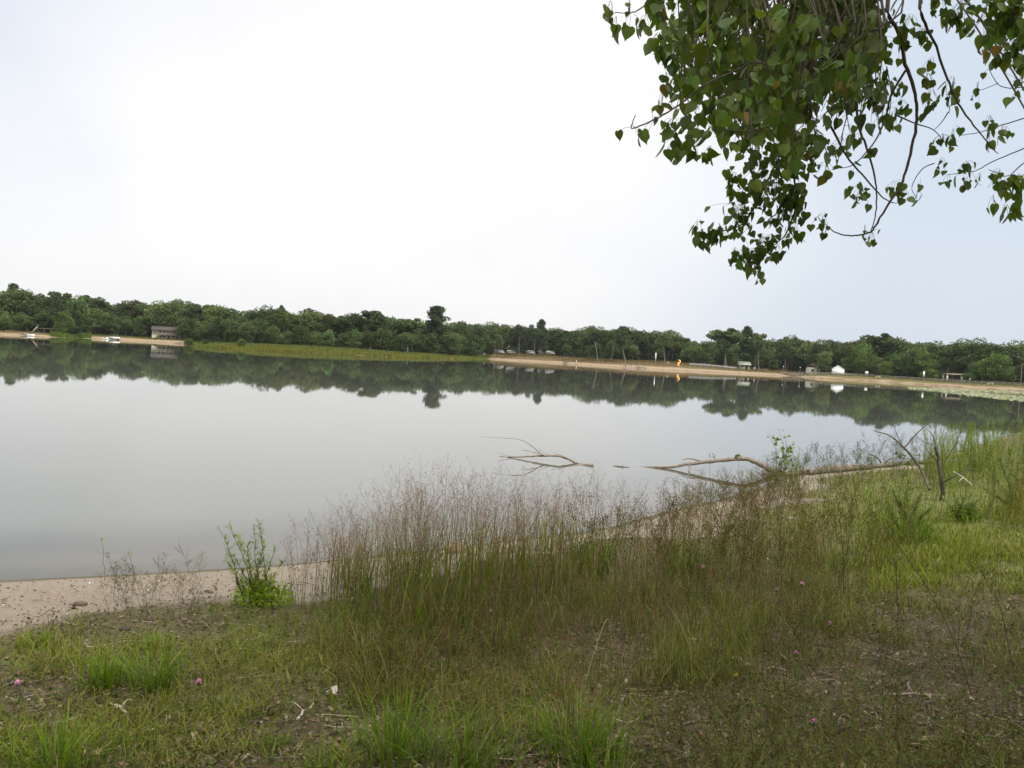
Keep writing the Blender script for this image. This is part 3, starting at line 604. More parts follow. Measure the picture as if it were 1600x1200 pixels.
for k in range(11): box(st, (-Wd/2+.9+k*.28, -Dp/2-.75, .2+k*.2), (.3, 1.1, .06))
box(st, (-Wd/2+2.3, -Dp/2-1.32, 2.05), (3.7, .07, .1), tilt=-math.atan(.2/.28)); box(st, (-Wd/2+2.3, -Dp/2-1.3, 1.1), (3.7, .06, .22), tilt=-math.atan(.2/.28)); obj('stair', st, m_greywood, hs_)
windowpart(hs_, (-Wd/2-.05, -.8, 1.6), 1.0, 1.0, axis='x')
# smaller houses on the right
def small_house(px, Y, w_, d_, h, rise, label, wm, rz, name='small_house'):
    e_, _ = place(px, 0, label, name, 'house', rz, Y=Y); e_.scale = (.78, .78, .85)
    a = Buf(); wall_box(a, w_, d_, h, rise); obj('wall', a, wm, e_); a = Buf(); gable(a, w_, d_, h+.02, rise+.05, .35); obj('roof', a, m_roof, e_)
    for s in (-.28, .28): windowpart(e_, (s*w_, -d_/2-.05, h*.55), 1.0, 1.0)
    windowpart(e_, (-w_/2-.05, 0, h*.55), 1.1, 1.0, axis='x'); d__ = Buf(); box(d__, (0, -d_/2-.04, 1.02), (.9, .08, 2.0)); obj('door', d__, m_dark, e_); return e_
small_house(1270, shoreY(1270)+24, 7, 6, 2.8, 1.8, 'cream gabled cottage among the trees just right of the fishing pier', m_cream, 1.2, 'cottage')
small_house(1323, shoreY(1323)+26, 7, 6, 2.9, 1.6, 'whitish cottage half hidden by trees right of the white tent', m_white, 1.0, 'cottage')
# grey hut
e_, Yk = place(1162, 22, 'small grey-green hut with pale eaves standing behind the long beach', 'beach_hut', 'hut', -.05)
a = Buf(); wall_box(a, 4.0, 3, 2.0, .9); obj('wall', a, m_greywood, e_); a = Buf(); gable(a, 4.0, 3, 2.03, .93, .45, .12); obj('roof', a, mat('green_grey_roof', (.20, .22, .17), .9, noise=(2, .2)), e_)
a = Buf(); box(a, (0, -1.97, 1.86), (4.9, .06, .16)); obj('fascia', a, m_white, e_); a = Buf(); box(a, (.8, -1.53, .95), (.85, .06, 1.8)); obj('door', a, m_dark, e_); windowpart(e_, (-.9, -1.54, 1.3), 1.1, .6)
# white tent
e_, _ = place(1309, 15, 'white gabled canopy tent with open side between two cottages', 'canopy_tent', 'tent', 1.25)
a = Buf(); gable(a, 5.2, 4.2, 2.1, 1.3, .1, .05); a.add([[2.6, -2.1, 2.1], [2.6, 2.1, 2.1], [2.6, 0, 3.4], [-2.6, -2.1, 2.1], [-2.6, 2.1, 2.1], [-2.6, 0, 3.4]], [[0, 1, 2], [4, 3, 5]]); obj('canopy', a, m_canvas, e_)
a = Buf(); box(a, (-2.55, 0, 1.1), (.05, 4.2, 2.1)); obj('side_wall', a, m_canvas, e_)
for sx in (-2.5, 2.5):
    for sy in (-2.05, 2.05): a = Buf(); box(a, (sx, sy, 1.05), (.09, .09, 2.15)); obj('pole', a, m_metal, e_)
# low brown-roofed shelter
e_, _ = place(1491, 13, 'low open shelter with flat brown roof on pale pillars behind the right bank', 'shelter', 'shelter', -.12)
a = Buf(); box(a, (0, 0, 2.35), (6.2, 4, .3)); box(a, (0, 0, 2.6), (5.2, 3, .22)); obj('roof', a, mat('brown_roof', (.16, .11, .08), .9, noise=(2, .2)), e_)
a = Buf(); box(a, (0, -2.04, 2.36), (6.2, .06, .2)); obj('fascia', a, m_cream, e_)
for sx in (-2.7, 2.7):
    for sy in (-1.6, 1.6): a = Buf(); box(a, (sx, sy, 1.1), (.45, .45, 2.2)); obj('pillar', a, m_cream, e_)
a = Buf(); box(a, (0, 1.6, .6), (4.9, .12, 1.2)); obj('low_wall', a, m_greywood, e_)
# seawall along the right bank
pts = [W0(px, py) for px, py in ((1262, 589.4), (1300, 591.6), (1350, 594.4), (1390, 597), (1430, 599.4), (1475, 602.4), (1520, 605.4), (1560, 608), (1600, 610.4), (1650, 613.6))]
pts = [np.array([q[0], q[1]+.9]) for q in pts]; o0 = np.array([pts[4][0], pts[4][1], 0.])
swl = thing('seawall', 'long low weathered plank seawall along the right bank of the lake', 'seawall', tuple(o0))
pl_ = Buf(); cp = Buf()
for a_, c_ in zip(pts[:-1], pts[1:]):
    mid = (a_+c_)/2; L0 = np.linalg.norm(c_-a_); an = math.atan2(c_[1]-a_[1], c_[0]-a_[0])
    for k, z in enumerate((-.1, .16, .42)): box(pl_, (mid[0]-o0[0], mid[1]-o0[1]+.01*k, z), (L0-.02, .09, .24), an)
    box(cp, (mid[0]-o0[0], mid[1]-o0[1]+.06, .6), (L0-.02, .34, .09), an)
obj('planks', pl_, m_greywood, swl); obj('cap_rail', cp, mat('sunbleached_plank', (.42, .39, .31), .9, noise=(1.5, .25)), swl)
k_ = 0
for a_, c_ in zip(pts[:-1], pts[1:]):
    for u in np.arange(0, 1, .14):
        q = a_+(c_-a_)*u-o0[:2]; a = Buf(); box(a, (q[0], q[1]-.12, .12+.0005*k_), (.16, .14, 1.15)); obj('post', a, m_greywood, swl); k_ += 1
# low rail fence on top of the right bank
fn = thing('rail_fence', 'low grey two-rail fence running along the top of the right bank', 'fence', (o0[0], o0[1]+6, G(o0[0], o0[1]+6)))
rb_ = Buf(); prev = None
for q, px in enumerate(np.arange(1264, 1650, 9.)):
    base = W0(px, float(np.interp(px, fx, [b_ for _, b_ in far_px]))); x, y = base[0]*1.022, base[1]+6.5; z = G(x, y); cur = np.array([x, y, z])-np.array(fn.location)
    a = Buf(); box(a, (cur[0], cur[1], cur[2]+.42), (.14, .14, .95)); obj('post', a, m_greywood, fn)
    if prev is not None:
        for hz in (.45, .82): tubes(rb_, np.array([prev+[0, 0, hz], cur+[0, 0, hz]]), [.06, .06], 5)
    prev = cur
obj('rails', rb_, m_plank, fn)
# low stone wall behind the beach
ws = thing('stone_wall', 'low grey stone retaining wall behind the beach between slide and hut', 'wall'); p0 = P(1078, hor(1078), shoreY(1078)+20); p1 = P(1150, hor(1150), shoreY(1150)+19)
ws.location = (p0.x, p0.y, G(p0.x, p0.y)); a = Buf(); rw = np.random.default_rng(4)
for k in range(34):
    u = k/33.; x = p0.x+(p1.x-p0.x)*u; y = p0.y+(p1.y-p0.y)*u; z = G(x, y)
    box(a, (x-p0.x, y-p0.y, z-ws.location.z+.25), (.50, .35, 1.1+rw.uniform(-.12, .12)), rw.uniform(-.1, .1))
obj('stones', a, mat('grey_stone', (.25, .235, .22), .95, noise=(3, .3), bump=.4), ws)
# fishing pier: from the beach out over the water
pr = thing('fishing_pier', 'wooden fishing pier on posts with rails at the right end of the beach', 'pier'); Yp = shoreY(1240); q0 = P(1224, hor(1224), Yp+1); q1 = P(1257, hor(1257), Yp-9); pr.location = (q0.x, q0.y, 0)
v = np.array([q1.x-q0.x, q1.y-q0.y]); L0 = np.linalg.norm(v); an = math.atan2(v[1], v[0]); u = v/L0; nv = np.array([-u[1], u[0]])
a = Buf(); 
for k in range(int(L0/.16)):
    c_ = u*(k+.5)*.16; box(a, (c_[0], c_[1], .78), (.145, 1.9, .06), an)
obj('deck', a, m_plank, pr); a = Buf()
for s in (-1, 1):
    c_ = u*L0/2+nv*s*.92
    for z in (1.25, 1.7): box(a, (c_[0], c_[1], z), (L0, .07, .08), an)
obj('railing', a, m_greywood, pr)
for k in range(7):
    for s in (-1, 1):
        c_ = u*(L0*(k+.03)/6.1)+nv*s*1.02; a = Buf(); tubes(a, np.array([[c_[0], c_[1], -1.8], [c_[0], c_[1], 1.78]]), [.1, .09], 6); obj('post', a, m_greywood, pr)
# lamp posts on the pier
for q, (px, lb) in enumerate(((1224, 'white globe lamp post at the shore end of the fishing pier'), (1248, 'white globe lamp post at the outer end of the fishing pier'))):
    t_ = 0.05 if q == 0 else .85; c_ = u*L0*t_-nv*.6; z0 = .81
    e_ = thing('lamp_post', lb, 'lamp post', (q0.x+c_[0], q0.y+c_[1], z0), group='lamp posts on the fishing pier'); a = Buf(); tubes(a, np.array([[0, 0, 0], [0, 0, 2.5]]), [.05, .04], 6); obj('pole', a, m_metal, e_)
    a = Buf(); zz_ = np.linspace(-.95, .95, 6)*math.pi/2; tubes(a, np.stack([0*zz_, 0*zz_, 2.66+.19*np.sin(zz_)], 1), .19*np.cos(zz_)+.005, 8); obj('globe', a, m_white, e_)
# swimming dock with posts
dk_, _ = place(982, 0, 'small swimming dock of purple-grey posts and frame at the water edge of the long beach', 'swimming_dock', 'dock', -.1, Y=shoreY(982)+1.2); dk_.location.z = 0
a = Buf(); box(a, (0, 0, .5), (5.4, 1.7, .1)); obj('deck', a, m_plank, dk_)
m_purple = mat('faded_purple_paint', (.24, .15, .17), .8, noise=(3, .2))
for x in (-2.6, -1.6, -.7, .3, 1.2, 2.4):
    a = Buf(); tubes(a, np.array([[x, -.9, -.5], [x, -.9, 1.55 if x != .3 else 1.1]]), [.1, .1], 6); obj('post', a, m_purple, dk_)
a = Buf(); box(a, (-2.1, -.9, 1.6), (1.2, .12, .12)); box(a, (-.2, -.9, 1.14), (1.2, .12, .12)); box(a, (1.8, -.9, 1.6), (1.3, .12, .12)); obj('crossbar', a, m_purple, dk_)
a = Buf(); box(a, (4.7, .4, .62), (3.8, .9, .14), tilt=-.03); box(a, (4.7, .1, .3), (3.5, .12, .3)); obj('ramp', a, m_greywood, dk_)
# orange slide
sl_, _ = place(1060, 9, 'bright orange play slide with pale curling chute on the long beach', 'play_slide', 'slide', 0); sl_.scale = (.8, .8, .8)
a = Buf()
for sx in (-.55, .55):
    for sy in (-.5, .5): pp = Buf(); tubes(pp, np.array([[sx, sy, -.2], [sx*.8, sy*.8, 2.0]]), [.11, .10], 6); obj('leg', pp, m_orange, sl_)
box(a, (0, 0, 1.55), (1.25, 1.2, .12)); obj('platform', a, m_orange, sl_)
a = Buf(); box(a, (0, .55, 1.0), (1.1, .08, 1.6)); box(a, (-.62, 0, 1.9), (.07, 1.1, .6)); box(a, (.62, 0, 1.9), (.07, 1.1, .6)); obj('panel', a, m_orange, sl_)
tt = np.linspace(0, 1, 16); sp_ = np.stack([.15+.55*np.sin(tt*5.6+.3), -.5-.9*tt, 3.0-2.7*tt], 1); a = Buf(); tubes(a, sp_, np.full(16, .24), 8); obj('chute', a, m_yellow, sl_)
a = Buf(); tubes(a, np.array([[.0, -.3, 1.6], [.1, -.4, 3.1]]), [.12, .1], 6); tubes(a, np.array([[-.4, -.4, 2.9], [.1, -.4, 3.25], [.5, -.4, 3.0]]), [.14, .17, .12], 8); obj('hood', a, m_orange, sl_)
# poles, signs
def signpost(px, off, h, lb, wdt=.7, hgt=.9, name='sign_post', m=m_white):
    e_, _ = place(px, off, lb, name, 'sign'); a = Buf(); tubes(a, np.array([[0, 0, -.3], [0, 0, h]]), [.07, .06], 6); obj('pole', a, m_greywood, e_)
    a = Buf(); box(a, (0, -.1, h-hgt/2+.05), (wdt, .06, hgt)); obj('panel', a, m, e_)
signpost(1354, 5, 1.9, 'small white sign on a post on the right bank, left one of two', 1.0, .9)
signpost(1443, 5, 3.0, 'tall narrow white sign on a post on the right bank, right one of two', .55, 1.6)
signpost(1024, 17, 4.2, 'slim white marker pole on the grassy bank left of the slide', .3, 3.2, 'marker_pole')
signpost(1595, 6, 6.5, 'thin grey utility pole near the right edge of the view', .12, .5, 'utility_pole', m_greywood)
signpost(1515, 5, 1.7, 'short wooden marker stake on the bank right of the shelter', .3, .7, 'marker_stake', m_plank)
# stone block bench
for px, off, w_, lb in ((1548, 4, 1.7, 'pale concrete block bench near the right end of the bank'), (1372, 4, 1.5, 'pale block bench on the bank just right of the left white sign')):
    e_, _ = place(px, off, lb, 'bench', 'bench'); a = Buf(); box(a, (0, 0, .62), (w_, .6, .14)); obj('seat', a, m_cream, e_)
    for s in (-.36, .36): a = Buf(); box(a, (w_*s, 0, .26), (.24, .5, .58)); obj('leg', a, m_cream, e_)
# picnic tables
def picnic(px, off, lb, m=m_plank):
    e_, _ = place(px, off, lb, 'picnic_table', 'picnic table', r.uniform(-.4, .4), 'picnic tables on the far shore'); a = Buf(); box(a, (0, 0, .76), (2.0, .8, .07)); obj('tabletop', a, m, e_)
    for s in (-1, 1): a = Buf(); box(a, (0, s*.72, .45), (2.0, .28, .05)); obj('bench_seat', a, m, e_)
    for s in (-1, 1):
        a = Buf(); box(a, (s*.75, 0, .40), (.08, 1.5, .09))
        for q in (-1, 1): tubes(a, np.array([[s*.75, q*.62, -.05], [s*.75, q*.2, .72]]), [.05, .05], 4)
        obj('leg', a, m, e_)
picnic(1195, 17, 'wooden picnic table right of the standing person by the grey hut'); picnic(1100, 23, 'picnic table behind the stone wall, left of the small pale shrub'); picnic(884, 26, 'picnic table in the shade right of the parked vans'); picnic(760, 32, 'picnic table in the shade left of the parked vans')
# parked vans seen between the trunks
def van_proto():
    e_ = thing('parked_van', '', 'van'); L_ = 5.0
    a = Buf(); shape_prism(a, [(-2.5, .35), (2.45, .35), (2.5, .9), (1.75, 1.15), (1.25, 1.95), (-2.3, 2.05), (-2.5, 1.6)], -.95, .95); ob = obj('body', a, mat('van_paint', (.55, .55, .54), .4, noise=(2, .05)), e_)
    for s in (-1, 1):
        a = Buf(); shape_prism(a, [(-2.1, 1.25), (-.9, 1.25), (-.9, 1.8), (-2.05, 1.8)], s*.955-.01, s*.955+.01); shape_prism(a, [(-.7, 1.25), (1.45, 1.25), (1.15, 1.8), (-.7, 1.8)], s*.955-.01, s*.955+.01); obj('side_window', a, m_glass, e_)
    for x in (-1.6, 1.6):
        for s in (-1, 1): a = Buf(); tubes(a, np.array([[x, s*.78, .33], [x, s*.98, .33]]), [.33, .33], 12); obj('wheel', a, m_rubber, e_)
    return e_
vp = van_proto(); vp.scale = (.84, .84, .84); kids = list(vp.children)
bpy.context.view_layer.update()
kids = [o for o in bpy.data.objects if o.parent == vp]
VAN = [(753, 52, .2, 'first white van from the left, parked among the trunks behind the beach'), (781, 50, .1, 'second white van from the left among the trunks'), (799, 49, .3, 'third and clearest white van, parked end-on among the trunks'), (829, 52, 0, 'fourth white van from the left among the trunks'), (848, 51, .1, 'fifth white van from the left among the trunks'), (671, 66, .1, 'white van seen under the tall dark pine, left of the two'), (696, 60, .3, 'white van seen under the tall dark pine, right of the two'), (860, 52, .2, 'rightmost white van among the trunks behind the beach')]
for q, (px, off, rz, lb) in enumerate(VAN):
    e_ = vp if q == 0 else copy_tree(vp, kids); Y = shoreY(px)+off; p_ = P(px, hor(px), Y); z = G(p_.x, Y); e_.location = (p_.x, Y, z+.1); e_.rotation_euler = (0, 0, rz); tag(e_, lb, 'van', 'white vans parked among the trees')
# boats
def hull(b, L_, W_, H_, z0=0):
    t = np.linspace(0, 1, 9); hw = W_/2*np.where(t < .55, 1, np.cos((t-.55)/.45*math.pi/2)**.7+.02); V = []
    for k in range(9):
        x = -L_/2+L_*t[k]; rise = .25*max(0, t[k]-.5)
        V += [[x, -hw[k], z0+H_+rise], [x, -hw[k]*.7, z0+.1], [x, 0, z0], [x, hw[k]*.7, z0+.1], [x, hw[k], z0+H_+rise]]
    F4 = [[k*5+j, (k+1)*5+j, (k+1)*5+j+1, k*5+j+1] for k in range(8) for j in range(4)]+[[k*5, k*5+4, (k+1)*5+4, (k+1)*5] for k in range(8)]
    b.add(V, [[0, 1, 2], [0, 2, 4], [2, 3, 4]], F4)
pb, _ = place(179, 0, 'white pontoon boat with dark canopy at the edge of the left beach', 'pontoon_boat', 'boat', -.5, Y=shoreY(179)-1.5); pb.location.z = 0; pb.scale = (.68, .68, .75)
for s in (-1, 1): a = Buf(); tubes(a, np.array([[-3, s*.85, .12], [2.6, s*.85, .12], [3.1, s*.85, .25]]), [.3, .3, .06], 10); obj('pontoon', a, m_metal, pb)
a = Buf(); box(a, (0, 0, .5), (6, 2.4, .12)); obj('deck', a, m_plank, pb)
a = Buf(); box(a, (0, -1.17, .95), (5.2, .05, .75)); box(a, (0, 1.17, .95), (5.2, .05, .75)); box(a, (-2.6, 0, .95), (.05, 2.2, .75)); obj('side_panel', a, m_white, pb)
a = Buf(); box(a, (-.7, 0, 2.45), (3.0, 2.3, .1)); obj('canopy', a, m_blue, pb)
for sx in (-2, .6):
    for sy in (-1, 1): a = Buf(); box(a, (sx, sy*1.08, 1.45), (.05, .05, 2.0)); obj('pole', a, m_metal, pb)
a = Buf(); box(a, (.9, .3, .95), (.6, .8, .8)); obj('console', a, m_white, pb)
a = Buf(); box(a, (-2.1, 0, .78), (.6, 2.0, .45)); box(a, (-2.35, 0, 1.1), (.15, 2.0, .5)); obj('seat', a, m_canvas, pb)
def small_boat(px, dY, rz, lb, m, z=0., L_=4.2, name='motor_boat', land=False):
    Y = shoreY(px)+dY; e_, _ = place(px, 0, lb, name, 'boat', rz, Y=Y)
    e_.scale = (.72, .72, .72)
    if not land: e_.location.z = -.1
    a = Buf(); hull(a, L_, 1.6, .65); obj('hull', a, m, e_)
    if name == 'motor_boat':
        a = Buf(); box(a, (.1, 0, 1.0), (.1, 1.2, .5), tilt=.4); obj('windscreen', a, m_glass, e_); a = Buf(); box(a, (-.9, 0, .85), (.5, 1.1, .45)); obj('seat', a, m_canvas, e_)
        a = Buf(); box(a, (-L_/2-.15, 0, .75), (.3, .35, .7)); obj('outboard_motor', a, m_rubber, e_)
    else:
        for x in (-1.1, 0, 1.): a = Buf(); box(a, (x, 0, .68), (.28, 1.3, .05)); obj('bench_seat', a, m_plank, e_)
small_boat(165, -2, 2.9, 'small white motor boat moored just left of the pontoon boat', m_white)
small_boat(46, -.5, .2, 'white motor boat drawn up on the sand at the far left', m_white, land=True)
small_boat(38, 1, .1, 'small brown rowing boat on the sand beside the white boat', m_greywood, name='rowing_boat', land=True, L_=3)
small_boat(886, 4, .1, 'dark rowing boat lying on the long beach left of the person in white', m_greywood, name='rowing_boat', land=True)
# dark deck with pale stair at left
e_, _ = place(66, 10, 'low dark wooden deck with pale stair rail above the left sand strip', 'wooden_deck', 'deck', 0); a = Buf(); box(a, (1.2, 0, 1.5), (5, 2.5, .25)); obj('platform', a, m_bark, e_)
for x in (-1, 1.2, 3.4): a = Buf(); box(a, (x, -1, .6), (.18, .18, 1.8)); obj('post', a, m_bark, e_)
a = Buf(); box(a, (-2.4, 0, 1.3), (3.2, .1, .12), tilt=-.85); box(a, (-2.2, -.8, .8), (3.0, .1, .3), tilt=-.85)
for k in range(7): box(a, (-3.3+k*.3, -.4, .1+k*.3), (.3, .8, .06))
obj('stair', a, m_plank, e_)
# ---------------------------------------------------------------- people on the far beach
def person(px, off, label, rz, shirt, shorts, pose=0):
    e_, _ = place(px, off, label, 'person', 'person', rz); 
    J = {'pel': (0, 0, .95, .13, .10), 'sp': (0, 0, 1.15, .12, .09), 'ch': (0, .01, 1.34, .155, .10), 'nk': (0, 0, 1.50, .055, .055), 'hd0': (0, -.01, 1.58, .075, .085), 'hd': (0, -.01, 1.66, .08, .10), 'hd2': (0, 0, 1.74, .06, .07),
         'sL': (-.19, 0, 1.42, .055, .055), 'eL': (-.25, .02, 1.15, .042, .042), 'wL': (-.25, -.08, .92, .03, .03), 'fL': (-.25, -.11, .82, .028, .018),
         'sR': (.19, 0, 1.42, .055, .055), 'eR': (.25, .02, 1.15, .042, .042), 'wR': (.25, -.08, .92, .03, .03), 'fR': (.25, -.11, .82, .028, .018),
         'hL': (-.1, 0, .88, .085, .09), 'kL': (-.11, -.04-.1*pose, .49, .058, .06), 'aL': (-.11, .02-.12*pose, .08, .038, .04), 'tL': (-.12, -.13-.12*pose, .03, .04, .025),
         'hR': (.1, 0, .88, .085, .09), 'kR': (.11, -.02+.06*pose, .49, .058, .06), 'aR': (.11, .02+.2*pose, .08, .038, .04), 'tR': (.12, -.13+.2*pose, .03, .04, .025)}
    E = [('pel', 'sp'), ('sp', 'ch'), ('ch', 'nk'), ('nk', 'hd0'), ('hd0', 'hd'), ('hd', 'hd2'), ('ch', 'sL'), ('sL', 'eL'), ('eL', 'wL'), ('wL', 'fL'), ('ch', 'sR'), ('sR', 'eR'), ('eR', 'wR'), ('wR', 'fR'), ('pel', 'hL'), ('hL', 'kL'), ('kL', 'aL'), ('aL', 'tL'), ('pel', 'hR'), ('hR', 'kR'), ('kR', 'aR'), ('aR', 'tR')]
    def skin(nm, keys, edges, m, g=0., over={}):
        me = bpy.data.meshes.new(nm); ix = {k: i for i, k in enumerate(keys)}
        me.from_pydata([over.get(k, J[k][:3]) for k in keys], [(ix[a], ix[c]) for a, c in edges], []); o_ = bpy.data.objects.new(nm, me); C.collection.objects.link(o_); o_.parent = e_
        md = o_.modifiers.new('s', 'SKIN'); 
        for i, k in enumerate(keys): me.skin_vertices[0].data[i].radius = (J[k][3]+g, J[k][4]+g)
        me.skin_vertices[0].data[0].use_root = True; md.use_smooth_shade = True
        o_.modifiers.new('d', 'SUBSURF').levels = 1; me.materials.append(m); return o_
    skin('body', list(J), E, m_skin)
    skin('shirt', ['pel', 'sp', 'ch', 'sL', 'eL', 'sR', 'eR'], [('pel', 'sp'), ('sp', 'ch'), ('ch', 'sL'), ('sL', 'eL'), ('ch', 'sR'), ('sR', 'eR')], shirt, .018, {'eL': (-.23, .01, 1.26), 'eR': (.23, .01, 1.26)})
    skin('trousers', ['pel', 'hL', 'kL', 'hR', 'kR'], [('pel', 'hL'), ('hL', 'kL'), ('pel', 'hR'), ('hR', 'kR')], shorts, .022)
    a = Buf(); r_ = np.linspace(-.2, 1, 5)*math.pi/2; tubes(a, np.stack([0*r_, 0*r_+.012, 1.68+.10*np.sin(r_)], 1), .098*np.cos(r_)+.004, 10); obj('hair', a, m_twig, e_)
person(901, 4.5, 'person in a white shirt walking along the long beach near the dark rowing boat', 1.2, m_shirt, m_shirt, 1)
person(1044, 9.5, 'person in a white top and dark trousers beside the orange slide', -.6, m_shirt, m_shorts)
person(1179, 13, 'person in white standing just right of the grey hut', .2, m_shirt, m_shorts)
person(977, 1.2, 'person in a red top standing at the left end of the swimming dock', .4, m_red, m_shorts)

hz = Buf(); box(hz, (0, 500, 37), (1700, 3000, 82.2)); m_h = bpy.data.materials.new('haze'); m_h.use_nodes = True; t = m_h.node_tree; t.nodes.clear()
o = N(t, 'ShaderNodeOutputMaterial'); pv = N(t, 'ShaderNodeVolumePrincipled'); pv.inputs['Density'].default_value = .00007; pv.inputs['Color'].default_value = (.93, .96, 1, 1); pv.inputs['Anisotropy'].default_value = .3; t.links.new(pv.outputs[0], o.inputs['Volume'])
tag(obj('haze', hz, m_h), kind='stuff')
# ================================================================ foreground
def U(a, b_, n): return rng.uniform(a, b_, n)
def inpoly(px, py, poly):
    c = np.zeros(px.shape, bool); q = np.array(poly, float); k = np.roll(q, 1, 0)
    for (x1, y1), (x2, y2) in zip(q, k):
        c ^= ((y1 > py) != (y2 > py)) & (px < (x2-x1)*(py-y1)/((y2-y1) or 1e-9)+x1)
    return c
def in_px(poly, n, soft=1.):
    q = np.array(poly, float); x = U(q[:, 0].min(), q[:, 0].max(), n*4); y = U(q[:, 1].min(), q[:, 1].max(), n*4); wx_ = (vnoise(x, y, 1/85., 3)-.5)*150+(vnoise(x, y, 1/25., 6)-.5)*50+rng.normal(0, 14, len(x)); wy_ = (vnoise(x, y, 1/85., 9)-.5)*75+rng.normal(0, 9, len(x)); k = inpoly(x+wx_*soft, y+wy_*soft, poly); return x[k][:n], y[k][:n]
def bases(poly, n, clump=0):
    x, y = in_px(poly, n, 0. if poly is ALL else 1.); g_ = ground_at(x, y); s = sdist(g_[:, 0], g_[:, 1]); k = (s > .12) & (g_[:, 1] < 60)
    if clump: k &= rng.random(len(k)) < np.clip((fbm(g_[:, 0], g_[:, 1], clump, 17, 2)-.34)*3.4, .06, 1)
    return g_[k], x[k], y[k]
ALL = [(-80, 1290), (-80, 915), (0, 908), (300, 893), (480, 880), (700, 857), (930, 830), (1070, 793), (1185, 763), (1290, 740), (1420, 726), (1500, 706), (1600, 676), (1700, 660), (1700, 1290)]
def world_land(n, x0=-13, x1=16, y0=-5, y1=24):
    x = U(x0, x1, n); y = U(y0, y1, n); s = sdist(x, y); k = s > .3; x, y = x[k], y[k]; return np.stack([x, y, gz(x, y)], 1), s[k]
def greenness(g_): return np.clip(turf(g_[:, 0], g_[:, 1])*1.15+(fbm(g_[:, 0], g_[:, 1], .35, 41)-.5)*.9-.04, 0, 1)
def sandy(g_): 
    s = sdist(g_[:, 0], g_[:, 1]); sw = np.interp(g_[:, 0], [-12, -3.2, -1.8, 0, 3, 6, 9, 15], [2.6, 2.6, 2.2, 1.5, 1.3, 1.2, .8, .3]); return 1-sm(-.3, .5, s-sw+(fbm(g_[:, 0], g_[:, 1], .8, 31)-.5)*1.6)
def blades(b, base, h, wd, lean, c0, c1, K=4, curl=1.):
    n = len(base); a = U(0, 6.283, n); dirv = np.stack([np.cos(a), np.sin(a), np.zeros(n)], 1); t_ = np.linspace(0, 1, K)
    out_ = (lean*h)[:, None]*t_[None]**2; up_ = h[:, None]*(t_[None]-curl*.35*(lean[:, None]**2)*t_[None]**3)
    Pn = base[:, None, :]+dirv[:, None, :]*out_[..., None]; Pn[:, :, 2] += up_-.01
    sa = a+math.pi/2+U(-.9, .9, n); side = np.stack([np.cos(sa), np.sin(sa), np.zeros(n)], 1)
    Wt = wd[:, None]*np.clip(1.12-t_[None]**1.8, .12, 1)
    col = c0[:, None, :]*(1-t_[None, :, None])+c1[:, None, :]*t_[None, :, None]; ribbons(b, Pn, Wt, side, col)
def tint(c, n, v=.35, h=.12):
    k = np.array(c)*np.where(np.array(c)[1] > np.array(c)[0]*1.15, np.array([1.32, 1.18, 1.0]), 1.12)*U(1-v, 1+v, (n, 1)); k[:, 0] *= U(1-h, 1+h, n); k[:, 2] *= U(1-h, 1+h, n); return k
# ---- short turf
b = Buf()
g1, _, _ = bases(ALL, 92000); g2, _ = world_land(50000); gg = np.concatenate([g1, g2])
p_ = greenness(gg)*(1-sandy(gg)*.96); p_ = p_*np.clip((fbm(gg[:, 0], gg[:, 1], 2.6, 51)-.32)*3.6, 0, 1.3)
gg = gg[rng.random(len(gg)) < p_*1.15]; n = len(gg); near_r = np.hypot(gg[:, 0], gg[:, 1])
hh = U(.035, .13, n)*(.6+.9*fbm(gg[:, 0], gg[:, 1], 1.1, 61)); 
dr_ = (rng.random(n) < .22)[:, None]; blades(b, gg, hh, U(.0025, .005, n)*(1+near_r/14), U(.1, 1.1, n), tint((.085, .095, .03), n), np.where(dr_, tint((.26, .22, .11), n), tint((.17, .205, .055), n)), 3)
tag(obj('short_grass', b, m_grass), 'patchy short green grass between bare soil on the near bank', 'grass', kind='stuff')
# ---- low forbs and clover-like ground leaves, brown weeds
b = Buf(); g1, _, _ = bases(ALL, 90000); k = rng.random(len(g1)) < (1-sandy(g1)*.97)*(.25+1.1*fbm(g1[:, 0], g1[:, 1], 1.3, 71)-.25); g1 = g1[k]; n = len(g1)
tv = np.array([[0, 0, 0], [.35, .4, .08], [0, 1, .0], [-.35, .4, .08]]); R = randrot(n); R[:, 2, 1] = np.abs(R[:, 2, 1])*.7
g1[:, 2] += U(.004, .07, n); inst(b, tv, None, R, g1, U(.006, .024, n), np.where((rng.random(n) < .62)[:, None], tint((.07, .105, .032), n), tint((.10, .075, .04), n)), tf4=[[0, 1, 2, 3]])
tag(obj('ground_weeds', b, m_grass), 'small low green and brown weeds creeping over the soil', 'ground cover', kind='stuff')
# ---- litter of dead leaves, bark bits, twigs
b = Buf(); g1, px, py = bases(ALL, 30000); g2, _ = world_land(9000); g1 = np.concatenate([g1, g2]); k = rng.random(len(g1)) < np.clip((1-sandy(g1)*.85)*(1.15-greenness(g1)), 0, 1)*(.3+fbm(g1[:, 0], g1[:, 1], 1.7, 81)); g1 = g1[k]; n = len(g1)
tvl = np.array([[0, 0, 0], [.28, .3, .10], [.2, .75, .16], [0, 1, .02], [-.25, .7, .12], [-.3, .28, .05], [0, .5, -.03]]); fl = [[0, 1, 6], [1, 2, 6], [2, 3, 6], [3, 4, 6], [4, 5, 6], [5, 0, 6]]
a = U(0, 6.28, n); ti = rng.normal(0, .35, (n, 2)); zc = np.stack([ti[:, 0], ti[:, 1], np.ones(n)], 1); R = frame(np.stack([np.cos(a), np.sin(a), ti[:, 0]], 1), np.cross(np.stack([np.cos(a), np.sin(a), ti[:, 0]], 1), zc))
